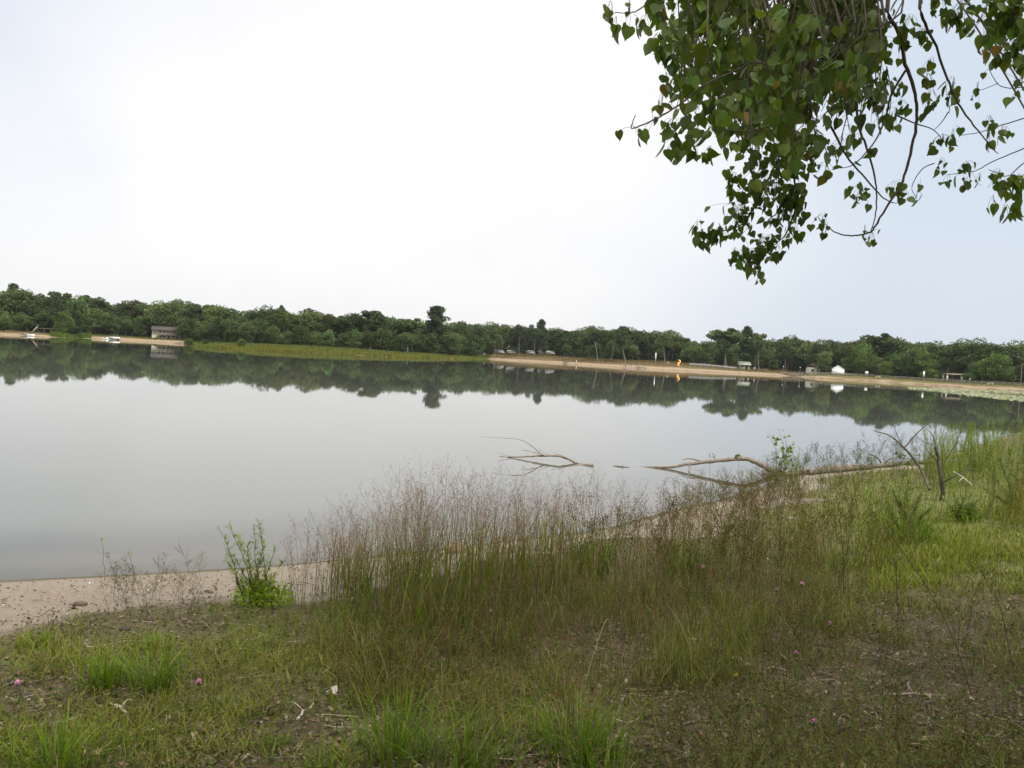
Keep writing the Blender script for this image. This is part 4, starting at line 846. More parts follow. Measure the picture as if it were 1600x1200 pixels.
g1[:, 2] += U(.002, .018, n); kind_ = rng.random(n)[:, None]
col = np.where(kind_ < .45, tint((.16, .115, .075), n), np.where(kind_ < .95, tint((.08, .055, .038), n), tint((.26, .22, .165), n)))
inst(b, tvl, fl, R, g1, U(.010, .040, n), col)
tag(obj('leaf_litter', b, m_dry), 'dead brown and pale leaf litter scattered over the soil', 'leaf litter', kind='stuff')
b = Buf(); g1, px, py = bases(ALL, 2600); g1 = g1[rng.random(len(g1)) < (1-.6*sandy(g1))]; n = len(g1); a = U(0, 6.28, n); L0 = U(.04, .26, n)*rng.random(n)**.6+.03; t_ = np.linspace(-.5, .5, 4)
bend = rng.normal(0, .09, (n, 4)); Pn = g1[:, None, :]+np.stack([np.cos(a)[:, None]*t_*L0[:, None]-np.sin(a)[:, None]*bend*L0[:, None], np.sin(a)[:, None]*t_*L0[:, None]+np.cos(a)[:, None]*bend*L0[:, None], .008+np.abs(bend)*.12+0*t_], 2)
tubes(b, Pn, U(.001, .0035, n)[:, None]*np.array([1, .9, .8, .5]), 3, np.where((rng.random(n) < .4)[:, None], tint((.33, .28, .22), n), tint((.10, .075, .055), n)))
tag(obj('twig_litter', b, m_dry), 'thin broken twigs lying in the litter', 'twigs', kind='stuff')
# pebbles, shell bits and dark debris on the sand
b = Buf(); n = 9000; x = U(-12, 9, n); y = U(4, 20, n); s = sdist(x, y); k = (s > .05) & (s < 3.2); x, y = x[k], y[k]; n = len(x); z = gz(x, y)
ico = np.array([[0, 0, .6], [.9, 0, 0], [.2, .8, .05], [-.8, .5, 0], [-.6, -.6, 0], [.3, -.9, 0], [0, 0, -.5]]); ft = [[0, i, i % 5+1] for i in range(1, 6)]+[[6, i % 5+1, i] for i in range(1, 6)]
R = randrot(n); kind_ = rng.random(n)[:, None]; col = np.where(kind_ < .7, tint((.08, .06, .045), n), np.where(kind_ < .92, tint((.38, .32, .25), n), tint((.7, .68, .62), n)))
inst(b, ico, ft, R, np.stack([x, y, z+.003], 1), np.stack([U(.004, .014, n), U(.004, .011, n), U(.003, .007, n)], 1), col)
tag(obj('beach_debris', b, m_dry), 'pebbles, shell bits and dark crumbs scattered on the near sand', 'beach debris', kind='stuff')
# ---- tall grass with open reddish seed heads
def stems(b, base, h, seed_col, stem_c, dens=14, spread=.17, lean=.38, tipc=(.19, .09, .065)):
    n = len(base); a = U(0, 6.283, n); dv = np.stack([np.cos(a), np.sin(a), np.zeros(n)], 1); K = 6; t_ = np.linspace(0, 1, K); ln = U(0, lean, n)*h
    Pn = base[:, None, :]+dv[:, None, :]*(ln[:, None]*t_**1.8)[..., None]; Pn[:, :, 2] += h[:, None]*t_-.01
    sc_ = tint(stem_c, n, .3); tubes(b, Pn, U(.0011, .0019, n)[:, None]*(1-.6*t_), 3, sc_)
    m = dens; tt_ = np.tile(np.linspace(.60, .99, m), (n, 1))+U(-.015, .015, (n, m)); tt_ = np.clip(tt_, 0, .995)
    idx = tt_*(K-1); i0 = np.floor(idx).astype(int); f = (idx-i0)[..., None]; ar = np.arange(n)[:, None]; o_ = Pn[ar, i0]*(1-f)+Pn[ar, np.minimum(i0+1, K-1)]*f
    L0 = (spread*U(.45, 1, (n, m))*np.sin(np.clip((1.02-tt_)/.42, 0.12, 1)*math.pi*.62+.2))*np.sqrt(h[:, None]); ph = U(0, 6.283, (n, m)); el = U(.35, 1.1, (n, m))
    d_ = np.stack([np.cos(ph)*np.cos(el), np.sin(ph)*np.cos(el), np.sin(el)], -1); e0 = o_+d_*L0[..., None]*.55; e1 = o_+d_*L0[..., None]; e1[..., 2] -= .06*L0
    br = np.stack([o_, e0, e1], 2).reshape(n*m, 3, 3); side = np.cross(d_.reshape(-1, 3), rng.normal(size=(n*m, 3))); side /= np.linalg.norm(side, axis=1, keepdims=True)
    bc = np.repeat(tint(seed_col, n, .3), m, axis=0); ribbons(b, br, np.full((n*m, 3), .0010), side, bc)
    # spikelets
    for q, fr_ in enumerate((1.0, .72, .5)):
        kk = rng.random(n*m) < (.7, .4, .25)[q]; o2 = (o_+d_*(L0*fr_)[..., None]).reshape(-1, 3)[kk]; o2 = o2+rng.normal(0, .006, o2.shape); nn = len(o2)
        dd_ = d_.reshape(-1, 3)[kk]+rng.normal(0, .35, (nn, 3)); R = frame(dd_, rng.normal(size=(nn, 3)))
        inst(b, np.array([[0, 0, 0], [.5, .45, 0], [0, 1, 0], [-.5, .45, 0]]), None, R, o2, np.stack([U(.003, .0055, nn), U(.008, .017, nn), np.ones(nn)], 1), tint(tipc, nn, .5, .2), tf4=[[0, 1, 2, 3]])
b = Buf()
def hscale(px): return np.interp(px, [430, 500, 600, 670, 800, 950, 1000, 1100, 1300], [.5, .66, .82, 1.03, .92, .9, .66, .6, .55])
g1, px, py = bases([(455, 975), (520, 912), (700, 880), (860, 850), (965, 838), (985, 905), (900, 965), (640, 985)], 128)
k_ = rng.integers(0, len(g1), 600); g1 = g1[k_]+rng.normal(0, .10, (600, 3)); px = px[k_]; g1[:, 2] = gz(g1[:, 0], g1[:, 1]); stems(b, g1, U(.42, 1.03, len(g1))*hscale(px), (.25, .16, .12), (.10, .12, .05))
g1, px, py = bases([(380, 960), (500, 905), (560, 960), (480, 1010)], 60); stems(b, g1, U(.25, .6, len(g1)), (.21, .15, .10), (.12, .12, .05), 12, .13)
g1, px, py = bases([(965, 850), (1180, 800), (1300, 790), (1340, 870), (1150, 930), (930, 950)], 620, 2.2); stems(b, g1, U(.65, 1.1, len(g1))*hscale(px), (.17, .12, .08), (.11, .10, .05), 12, .13)
g1, px, py = bases([(560, 960), (900, 930), (1250, 880), (1300, 1000), (900, 1080), (560, 1060)], 260); stems(b, g1, U(.22, .5, len(g1)), (.18, .13, .09), (.12, .10, .05), 10, .12)
g1, px, py = bases([(560, 1200), (700, 1130), (1000, 1120), (1000, 1290), (560, 1290)], 60); stems(b, g1, U(.3, .55, len(g1)), (.2, .14, .1), (.10, .11, .05), 10, .13)
tag(obj('seed_grass', b, m_grass), 'tall thin grass with open reddish brown seed heads along the shore', 'grass', kind='stuff')
b = Buf()
for poly, n, h0, h1, w0, ln, ca, cb in (
    ([(465, 985), (520, 912), (700, 880), (965, 838), (1000, 905), (900, 975), (640, 1010)], 1150, .14, .72, .0065, .55, (.07, .085, .026), (.13, .18, .045)),
    ([(900, 880), (1180, 810), (1330, 800), (1350, 900), (1150, 960), (900, 980)], 2300, .12, .42, .004, .6, (.09, .08, .03), (.155, .155, .06)),
    ([(480, 960), (1100, 900), (1350, 900), (1350, 1040), (1000, 1110), (500, 1080)], 3000, .06, .26, .0035, .8, (.12, .09, .045), (.19, .16, .075)),
    ([(480, 960), (1100, 900), (1300, 900), (1300, 1040), (1000, 1110), (500, 1080)], 4200, .08, .36, .004, .7, (.065, .082, .026), (.12, .165, .045)),
    ([(1250, 880), (1700, 860), (1700, 1290), (1000, 1290), (950, 1120)], 7500, .04, .2, .0035, .9, (.085, .09, .035), (.13, .155, .055)),
    ([(1300, 740), (1700, 690), (1700, 900), (1300, 900)], 3400, .06, .28, .006, .7, (.07, .09, .025), (.13, .17, .045)),
    ([(1230, 850), (1700, 840), (1700, 1040), (1230, 1020)], 3600, .04, .16, .005, .8, (.08, .10, .03), (.15, .19, .05)),
    ([(1360, 800), (1700, 780), (1700, 930), (1360, 930)], 8000, .05, .15, .006, .7, (.085, .115, .03), (.165, .23, .05))):
    g1, px, py = bases(poly, int(n*1.25), 1.7); n = len(g1); r_ = np.hypot(g1[:, 0], g1[:, 1]); cl = .45+.9*fbm(g1[:, 0], g1[:, 1], 2.1, 91); hv = U(h0, h1, n)*cl
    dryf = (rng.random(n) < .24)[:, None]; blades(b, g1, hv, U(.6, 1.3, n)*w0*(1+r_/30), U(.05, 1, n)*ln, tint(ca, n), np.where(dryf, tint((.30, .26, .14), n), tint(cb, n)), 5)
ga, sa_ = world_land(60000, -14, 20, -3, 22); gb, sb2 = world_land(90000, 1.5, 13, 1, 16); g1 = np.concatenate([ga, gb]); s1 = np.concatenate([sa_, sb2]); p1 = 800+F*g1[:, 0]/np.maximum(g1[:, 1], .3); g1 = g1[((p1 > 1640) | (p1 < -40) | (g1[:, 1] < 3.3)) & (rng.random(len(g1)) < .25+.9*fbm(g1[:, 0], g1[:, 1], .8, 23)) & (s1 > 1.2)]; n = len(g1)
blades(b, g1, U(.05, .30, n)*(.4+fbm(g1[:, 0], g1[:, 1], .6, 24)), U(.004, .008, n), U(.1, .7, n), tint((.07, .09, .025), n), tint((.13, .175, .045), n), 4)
tag(obj('meadow_grass', b, m_grass), 'dense mixed green and straw-coloured grass blades along the near bank', 'grass', kind='stuff')
# ---- templates of branching weeds
def tmpl(kind, seed):
    r_ = np.random.default_rng(seed); b = Buf(); t_ = np.linspace(0, 1, 6)
    main = np.stack([.05*np.sin(t_*3+seed), .05*np.cos(t_*2.5+seed)-.05, t_], 1); main[:, :2] -= main[0, :2]; leaf = np.array([[0, 0, 0], [.5, .4, .05], [0, 1, 0], [-.5, .4, .05]])
    if kind == 'knap':                   # wiry branching stem with small seed buds
        tubes(b, main, .0035*(1-.6*t_), 3, (1., .9, .8)); 
        for k in range(13):
            z = r_.uniform(.25, .95); i = z*5; p0 = main[int(i)]*(1-i % 1)+main[min(int(i)+1, 5)]*(i % 1); a = r_.uniform(0, 6.28); e = r_.uniform(.5, 1.2); L_ = r_.uniform(.12, .36)*(1.15-z*.6); d = np.array([math.cos(a)*math.cos(e), math.sin(a)*math.cos(e), math.sin(e)])
            p1 = p0+d*L_*.5; p2 = p0+d*L_+[0, 0, .03]; tubes(b, np.stack([p0, p1, p2]), [.002, .0016, .001], 3, (1, .9, .8))
            for q in (p2, p1+np.array([.02, .02, .05]), p1+np.array([-.03, .0, .04])): inst(b, leaf*[1, 1, 1], None, frame(np.array([[d[0]*.3, d[1]*.3, 1.]]), r_.normal(size=(1, 3))), q[None], np.array([[.010, .024, .01]]), np.array([[.9, .6, .45]]), tf4=[[0, 1, 2, 3]]); inst(b, leaf, None, frame(np.array([[d[0]*.3, d[1]*.3, 1.]]), r_.normal(size=(1, 3))), q[None], np.array([[.010, .024, .01]]), np.array([[.8, .55, .4]]), tf4=[[0, 1, 2, 3]])
            if L_ > .1: n = 4; inst(b, leaf, None, frame(r_.normal(size=(n, 3))*[1, 1, .6]+[0, 0, .4], r_.normal(size=(n, 3))), p0+(p2-p0)*r_.random((n, 1)), np.tile([[.008, .05, .01]], (n, 1)), np.tile([[.9, 1.25, .75]], (n, 1)), tf4=[[0, 1, 2, 3]])
    elif kind == 'leafy':                # goldenrod-like: narrow leaves all the way up
        tubes(b, main, .004*(1-.6*t_), 3, (.9, .9, .7)); n = 46; z = np.linspace(.08, 1, n); i = z*5; i0 = np.minimum(i.astype(int), 4); p0 = main[i0]*(1-(i-i0))[:, None]+main[i0+1]*(i-i0)[:, None]; a = np.arange(n)*2.4; d = np.stack([np.cos(a), np.sin(a), r_.uniform(.1, 1.0, n)], 1)
        inst(b, leaf, None, frame(d, np.cross(d, [0, 0, 1])), p0, np.stack([np.full(n, .014), r_.uniform(.06, .12, n)*(1.15-z*.6), np.full(n, .02)], 1), r_.uniform(.75, 1.3, (n, 1))*np.array([[1, 1, 1]]), tf4=[[0, 1, 2, 3]])
    elif kind == 'feather':              # soft plume of hair-thin leaves
        tubes(b, main, .004*(1-.6*t_), 3, (.9, .9, .7)); n = 110; z = r_.uniform(.15, 1, n); i = z*5; i0 = np.minimum(i.astype(int), 4); p0 = main[i0]*(1-(i-i0))[:, None]+main[i0+1]*(i-i0)[:, None]; a = r_.uniform(0, 6.28, n); d = np.stack([np.cos(a), np.sin(a), r_.uniform(.4, 1.4, n)], 1)
        inst(b, leaf, None, frame(d, np.cross(d, [0, 0, 1])), p0, np.stack([np.full(n, .006), r_.uniform(.07, .15, n)*(1.1-z*.5), np.full(n, .02)], 1), r_.uniform(.75, 1.3, (n, 1))*np.array([[1, 1, 1]]), tf4=[[0, 1, 2, 3]])
    V = np.concatenate(b.v); return V, (np.concatenate(b.f3) if b.f3 else None), (np.concatenate(b.f4) if b.f4 else None), np.concatenate(b.c)
TM = {k: [tmpl(k, s) for s in range(4)] for k in ('knap', 'leafy', 'feather')}
def plants(b, kind, base, h, col, lean=.22, w_=1.):
    n = len(base); which = rng.integers(0, 4, n)
    for q in range(4):
        k = which == q; m = k.sum()
        if not m: continue
        V, f3, f4, tc_ = TM[kind][q]; a = U(0, 6.28, m); lx = rng.normal(0, lean, (m, 2)); ca, sa = np.cos(a), np.sin(a); Z0 = np.zeros(m)
        R = np.stack([ca, -sa, lx[:, 0], sa, ca, lx[:, 1], Z0, Z0, np.ones(m)], -1).reshape(m, 3, 3); Vt = np.einsum('nij,nmj->nmi', R, V[None]*np.stack([h[k]**.6*w_, h[k]**.6*w_, h[k]], 1)[:, None])+base[k][:, None, :]
        off = (np.arange(m)*len(V))[:, None, None]; b.add(Vt, (f3[None]+off) if f3 is not None else None, (f4[None]+off) if f4 is not None else None, (col[k][:, None, :]*tc_[None]).reshape(-1, 3))
b = Buf()
g1, px, py = bases([(880, 900), (1150, 810), (1340, 780), (1480, 850), (1500, 960), (1200, 980), (900, 980)], 250, 1.4); plants(b, 'knap', g1, U(.3, .75, len(g1)), tint((.12, .10, .05), len(g1)))
g1, px, py = bases([(420, 1010), (560, 940), (900, 930), (1000, 1000), (900, 1120), (480, 1110)], 190, 1.4); plants(b, 'knap', g1, U(.12, .38, len(g1)), tint((.13, .105, .055), len(g1)))
g1, px, py = bases([(900, 960), (1700, 900), (1700, 1290), (1000, 1290)], 360, 1.2); plants(b, 'knap', g1, U(.12, .45, len(g1)), tint((.095, .09, .045), len(g1)), .35)
g1, px, py = bases([(0, 1050), (300, 1040), (500, 1150), (450, 1290), (-50, 1290)], 60); plants(b, 'knap', g1, U(.08, .2, len(g1)), tint((.10, .10, .05), len(g1)), .35)
g1, px, py = bases([(110, 905), (300, 896), (340, 930), (330, 985), (180, 965)], 36); plants(b, 'knap', g1, U(.10, .34, len(g1)), tint((.11, .09, .055), len(g1)), .3)
g1, px, py = bases([(960, 840), (1070, 800), (1200, 765), (1300, 745), (1310, 800), (1050, 850)], 210); plants(b, 'knap', g1, U(.2, .6, len(g1)), tint((.105, .085, .05), len(g1)), .2)
g1, px, py = bases([(1190, 765), (1290, 742), (1420, 728), (1500, 712), (1420, 780), (1250, 800)], 90); plants(b, 'knap', g1, U(.4, .85, len(g1)), tint((.10, .10, .055), len(g1)), .15)
tag(obj('wiry_weeds', b, m_grass), 'wiry brown branching weeds with small seed buds in the near meadow', 'weeds', kind='stuff')
b = Buf()
g1, px, py = bases([(1330, 760), (1500, 730), (1700, 700), (1700, 850), (1500, 860), (1330, 870)], 230, 1.2); plants(b, 'leafy', g1, U(.25, .75, len(g1)), tint((.095, .14, .038), len(g1)), .12)
g1, px, py = bases([(1480, 740), (1700, 690), (1700, 790), (1500, 800)], 100, .6); plants(b, 'feather', g1, U(.3, .9, len(g1)), tint((.10, .15, .04), len(g1)), .12)
g1, px, py = bases([(1440, 726), (1560, 690), (1700, 662), (1700, 715), (1440, 765)], 270); plants(b, 'feather', g1, U(.35, 1.05, len(g1)), tint((.10, .14, .04), len(g1)), .14)
g1, px, py = bases([(1440, 726), (1560, 690), (1700, 662), (1700, 715), (1440, 765)], 230); plants(b, 'leafy', g1, U(.3, .85, len(g1)), tint((.11, .145, .045), len(g1)), .14)
g1, px, py = bases([(1540, 800), (1700, 790), (1700, 850), (1560, 850)], 60); plants(b, 'feather', g1, U(.5, .8, len(g1)), tint((.15, .15, .05), len(g1)), .12)
g1, px, py = bases([(960, 900), (1300, 850), (1400, 900), (1100, 960)], 60); plants(b, 'feather', g1, U(.25, .5, len(g1)), tint((.09, .12, .035), len(g1)), .12)
g1, px, py = bases([(330, 960), (500, 965), (560, 1000), (420, 1050), (300, 1020)], 110); plants(b, 'leafy', g1, U(.06, .18, len(g1)), tint((.10, .15, .035), len(g1)), .3, .8)
g1, px, py = bases([(600, 1040), (1300, 980), (1700, 900), (1700, 1290), (600, 1290)], 900, 1.3); plants(b, 'leafy', g1, U(.05, .2, len(g1)), tint((.075, .10, .035), len(g1)), .4, .8)
tag(obj('green_weeds', b, m_grass), 'bright green leafy weeds crowding the bank at the right', 'weeds', kind='stuff')
# ---- separate tufts of broad green grass
def tuft(px, py, h, n, spread, label, c1=(.12, .20, .04), w_=.006):
    g0 = ground_at(px, py)[0]; b = Buf(); q = rng.normal(0, spread, (n, 2)); base = np.column_stack([q, gz(g0[0]+q[:, 0], g0[1]+q[:, 1])-g0[2]])
    n_ = n; a = np.arctan2(q[:, 1], q[:, 0])+rng.normal(0, .5, n); hv = U(.55, 1.1, n)*h; ln = U(.1, .95, n); t_ = np.linspace(0, 1, 6); dv = np.stack([np.cos(a), np.sin(a), 0*a], 1)
    Pn = base[:, None, :]+dv[:, None]*((ln*hv)[:, None]*t_**1.7)[..., None]*.85; Pn[:, :, 2] += hv[:, None]*(t_-.35*(ln**2)[:, None]*t_**3)-.01; sa = a+math.pi/2+rng.normal(0, .5, n); side = np.stack([np.cos(sa), np.sin(sa), 0*sa], 1)
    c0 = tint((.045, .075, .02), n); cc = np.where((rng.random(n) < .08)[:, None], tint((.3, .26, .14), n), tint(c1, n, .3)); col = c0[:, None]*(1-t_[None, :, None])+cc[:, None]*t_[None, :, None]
    ribbons(b, Pn, U(.6, 1.2, n)[:, None]*w_*np.clip(1.1-t_**2, .1, 1), side, col); o_ = obj('grass_tuft', b, m_grass, loc=None); o_.location = tuple(g0); return tag(o_, label, 'grass tuft', 'green grass tufts on the near bank')
for a in [(165, 1080, .26, 130, .055, 'green grass tuft at the left, left one of the pair below the sand'), (240, 1085, .27, 130, .05, 'green grass tuft with a tall seed stalk, right one of the pair below the sand'), (85, 1215, .24, 190, .10, 'wide dark green grass tuft at the bottom left corner'), (245, 1015, .12, 80, .07, 'small fine grass tuft between sand and the pair of tufts'), (60, 1010, .10, 150, .055, 'low bright grass tuft at the left edge of the sand'), (430, 1175, .10, 60, .04, 'small grass tuft on bare soil left of the bottom centre'), (505, 1215, .14, 80, .05, 'short broad-bladed grass tuft at the bottom edge, left of centre'), (620, 1190, .30, 170, .08, 'tall green grass tuft at the bottom centre, beside the bare soil'), (730, 1205, .26, 120, .09, 'grass tuft at the bottom centre, second from the bare soil'), (900, 1190, .30, 170, .08, 'dense tall green grass tuft right of the bottom centre'), (955, 1235, .22, 90, .07, 'grass tuft at the bottom edge right of the dense tall tuft'), (640, 915, .62, 90, .06, 'tall broad-bladed grass clump among the seed grass, in front of the brown rock'), (560, 930, .5, 70, .06, 'broad-bladed grass clump at the left part of the seed grass'), (930, 905, .6, 110, .09, 'yellow-green broad-bladed clump at the right part of the seed grass'), (1060, 905, .42, 120, .09, 'darker green bushy grass clump right of the seed grass'), (1420, 850, .42, 150, .12, 'bushy green grass clump in front of the dead shrub')]: tuft(*a)
g0 = ground_at(262, 1060)[0]; b = Buf(); stems(b, np.array([[0, 0, 0.]]), np.array([.36]), (.1, .12, .05), (.08, .11, .04), 16, .03, .25, (.08, .10, .04)); o_ = obj('seed_stalk', b, m_grass); o_.location = tuple(g0); tag(o_, 'single green grass stalk with a narrow seed head above the pair of tufts', 'grass stalk')
# long bent straw stalk
def stalk(pts, Y, r0, label, m=m_dry, col=(.38, .34, .17), name='straw_stalk'):
    q = np.array([P(a, c_, Y+k*.02) for k, (a, c_) in enumerate(pts)]); g_ = G(q[0][0], q[0][1]); q[0][2] = g_-.01; o0_ = q[0].copy(); b = Buf(); tubes(b, catmull(q-o0_, 5), np.linspace(r0, r0*.4, (len(q)-1)*5+1), 4, col); o_ = obj(name, b, m); o_.location = tuple(o0_); return tag(o_, label, 'grass stalk')
def catmull(p, m):
    p = np.asarray(p, float); q = np.vstack([2*p[0]-p[1], p, 2*p[-1]-p[-2]]); out_ = []
    for i in range(len(p)-1):
        for t in np.arange(m)/m: out_.append(.5*((2*q[i+1])+(q[i+2]-q[i])*t+(2*q[i]-5*q[i+1]+4*q[i+2]-q[i+3])*t*t+(3*q[i+1]-q[i]-3*q[i+2]+q[i+3])*t**3))
    out_.append(p[-1]); return np.array(out_)
stalk([(912, 1062), (925, 1030), (938, 990), (948, 968), (955, 975), (962, 1000)], 4.6, .0022, 'bent straw-coloured grass stalk with a folded tip above the dense tuft')
# ---- willow sprout at the left
def leafplant(name, label, cat, pb_, tops, Ydepth, leafL, leafW, nleaf, lcol, scol, sr=.004, bushy=0, start=.2, template=None, droop=.3):
    g0 = ground_at(*pb_)[0]; e_ = thing(name, label, cat, tuple(g0)); sb_ = Buf(); lb_ = Buf(); Y = g0[1]
    for k, (tx, ty) in enumerate(tops):
        top = np.array(P(tx, ty, Y+rng.normal(0, .10)))-g0; root = np.array([rng.normal(0, .05), rng.normal(0, .05), -.02]); u_ = np.linspace(0, 1, 7)[:, None]; q = root+(top-root)*u_; q[:, :2] += (top[:2]*.35)*(u_*(u_-1)); q = q+rng.normal(0, .006, q.shape)
        tubes(sb_, q, np.linspace(sr, sr*.3, 7), 4, tint(scol, 1)[0]); n = nleaf; z = U(start, 1, n); i = z*6; i0 = np.minimum(i.astype(int), 5); p0 = q[i0]*(1-(i-i0))[:, None]+q[i0+1]*(i-i0)[:, None]; a = U(0, 6.28, n); d = np.stack([np.cos(a), np.sin(a), U(-droop, 1.1, n)], 1)
        tv_ = template if template is not None else np.array([[0, 0, 0], [.5, .4, .05], [0, 1, 0], [-.5, .4, .05]])
        if template is None: inst(lb_, tv_, None, frame(d, np.cross(d, [0, 0, 1.])), p0, np.stack([np.full(n, leafW), U(.6, 1.2, n)*leafL, np.full(n, .02)], 1), tint(lcol, n), tf4=[[0, 1, 2, 3]])
        else:
            d[:, 2] = U(-1.2, .1, n); off = np.stack([np.cos(a), np.sin(a), U(-.3, .6, n)], 1)*leafL*.8; tubes(sb_, np.stack([p0, p0+off*.6, p0+off], 1), np.full((n, 3), .0009), 3, tint(scol, n))
            inst(lb_, tv_, HF, frame(d, rng.normal(size=(n, 3))), p0+off, np.repeat((U(.7, 1.2, n)*leafL)[:, None], 3, 1), tint(lcol, n))
    if bushy:
        n = bushy; q = rng.normal(0, 1, (n, 3)); q /= np.linalg.norm(q, axis=1, keepdims=True); q *= (rng.random(n)**.5)[:, None]*np.array([.24, .2, .17]); q[:, 2] = np.abs(q[:, 2])+.02; q[:, 0] += .05
        d = rng.normal(size=(n, 3))+[0, 0, .7]; inst(lb_, np.array([[0, 0, 0], [.5, .4, .05], [0, 1, 0], [-.5, .4, .05]]), None, frame(d, rng.normal(size=(n, 3))), q, np.stack([np.full(n, leafW*1.1), U(.6, 1.2, n)*leafL, np.full(n, .02)], 1), tint(np.array(lcol)*[1.15, 1.2, .9], n), tf4=[[0, 1, 2, 3]])
    obj('stem', sb_, m_grass, e_); obj('foliage', lb_, m_leaf, e_); return e_
# heart-shaped leaf template, base at the origin, tip along +y
hx = [0, .20, .42, .52, .50, .38, .22, .10, 0]; hy = [.0, -.10, -.02, .18, .38, .60, .80, .93, 1.12]
HT = [[0, 0, 0]]+[[x, y, .16*abs(x)] for x, y in zip(hx[1:-1], hy[1:-1])]+[[0, 1.12, -.10]]+[[-x, y, .16*abs(x)] for x, y in zip(hx[-2:0:-1], hy[-2:0:-1])]+[[0, .45, -.03]]
HT = np.array(HT, float); _n = len(HT)-1; HF = [[i, (i+1) % _n, _n] for i in range(_n)]
leafplant('willow_sprout', 'green willow sprout with narrow leaves and a bushy foot standing at the sand edge', 'shrub', (400, 945), [(340, 820), (357, 815), (372, 838), (395, 822), (405, 812), (388, 850), (415, 850), (430, 858), (365, 870), (440, 880), (352, 868), (408, 880), (425, 905), (375, 900)], 0, .062, .011, 75, (.13, .18, .05), (.10, .12, .05), bushy=900)
leafplant('shore_sprout', 'thin sprout with a yellow-green leaf whorl on top, at the water edge left', 'plant', (176, 903), [(160, 842)], 0, .035, .02, 6, (.17, .22, .03), (.12, .10, .05), .003, start=.93)
leafplant('shore_sprout', 'shorter thin sprout with a yellow-green top, right of the taller one at the water edge', 'plant', (205, 903), [(201, 862)], 0, .035, .02, 6, (.17, .22, .03), (.12, .10, .05), .003, start=.93)
leafplant('cottonwood_sapling', 'young cottonwood sapling with heart-shaped leaves standing beside the driftwood', 'sapling', (1236, 768), [(1215, 668), (1228, 690), (1200, 676), (1205, 705), (1225, 676)], 0, .058, .02, 13, (.085, .125, .035), (.10, .09, .05), .005, start=.45, template=HT)
leafplant('feathery_plant', 'bright green feathery plant at the water edge right of the sapling', 'plant', (1243, 775), [(1240, 690), (1232, 700), (1250, 700), (1246, 715), (1236, 725)], 0, .10, .010, 60, (.14, .21, .05), (.10, .13, .04), .004, droop=0)
leafplant('cottonwood_sapling', 'small leafy sapling tip poking up from the shore left of the dead shrub', 'sapling', (1425, 742), [(1405, 706), (1418, 708), (1436, 708)], 0, .055, .02, 12, (.07, .10, .035), (.10, .09, .05), .004, start=.5, template=HT)
leafplant('shore_sprout', 'sprig with few round leaves in front of the driftwood arch', 'plant', (1150, 785), [(1153, 706)], 0, .06, .02, 4, (.09, .12, .04), (.09, .08, .05), .003, start=.85, template=HT)
leafplant('shore_sprout', 'sprig with few round leaves in front of the left end of the driftwood', 'plant', (1105, 798), [(1109, 706)], 0, .06, .02, 3, (.09, .12, .04), (.09, .08, .05), .003, start=.9, template=HT)
for a in [((1588, 800), [(1560, 715), (1575, 700), (1600, 695), (1540, 735), (1620, 710), (1590, 725), (1530, 760), (1640, 740)], 'large bushy olive shrub at the right edge of the bank'), ((1420, 840), [(1395, 765), (1415, 755), (1440, 768), (1380, 790), (1460, 790), (1405, 780)], 'bushy green shrub below the dead shrub on the right bank'), ((1500, 815), [(1490, 770), (1510, 765), (1475, 780), (1530, 780)], 'low green shrub between the dead shrub and the right edge'), ((1530, 735), [(1510, 678), (1525, 672), (1545, 680), (1495, 690), (1560, 690)], 'leafy green shrub on the shore just right of the dead shrub')]:
    leafplant('bank_shrub', a[2], 'shrub', a[0], a[1]*3, 0, .085, .013, 60, (.078, .112, .032), (.10, .10, .05), .004, start=.12, bushy=500)
# slim dark weed stalks in the right foreground
for q, (pts, Y, lb) in enumerate([([(1405, 985), (1402, 930), (1400, 860)], 5.6, 'dark upright weed stalk right of the pink flowers'), ([(1520, 1090), (1490, 1000), (1450, 920), (1380, 820)], 4.6, 'long leaning brown weed stalk in the right foreground'), ([(1590, 1040), (1560, 940), (1530, 890)], 4.9, 'short leaning weed stalk near the right edge'), ([(1320, 940), (1316, 850), (1306, 770)], 6.4, 'upright brown weed stalk left of the dead shrub'), ([(1222, 930), (1220, 850), (1208, 765)], 6.5, 'thick brown weed stalk rising over the sand'), ([(1180, 880), (1168, 820), (1160, 770)], 7.6, 'thin leaning weed stalk over the sand')]):
    q_ = np.array([P(a, c_, Y+k*.03) for k, (a, c_) in enumerate(pts)]); g_ = np.array([q_[0][0], q_[0][1], G(q_[0][0], q_[0][1])]); q_[0][2] = g_[2]; e_ = thing('weed_stalk', lb, 'weed', tuple(g_)); sb_ = Buf(); qq = catmull(q_-g_, 5)
    tubes(sb_, qq, np.linspace(.0032, .0014, len(qq)), 4, (.085, .065, .045)); lb_ = Buf()
    for k in range(10):
        i = rng.integers(2, len(qq)-1); d = np.array([rng.normal(), rng.normal(), 1.1]); d /= np.linalg.norm(d); L_ = U(.06, .18, 1)[0]; tubes(sb_, np.array([qq[i], qq[i]+d*L_*.5, qq[i]+d*L_+[0, 0, .02]]), [.002, .0015, .001], 3, (.085, .065, .045))
        for z in (.5, .8, 1): inst(lb_, np.array([[0, 0, 0], [.5, .4, .05], [0, 1, 0], [-.5, .4, .05]]), None, frame(rng.normal(size=(1, 3))+[0, 0, .8], rng.normal(size=(1, 3))), (qq[i]+d*L_*z)[None], np.array([[.009, .035, .02]]), tint((.09, .09, .04), 1), tf4=[[0, 1, 2, 3]])
    obj('stem', sb_, m_dry, e_); obj('foliage', lb_, m_leaf, e_)
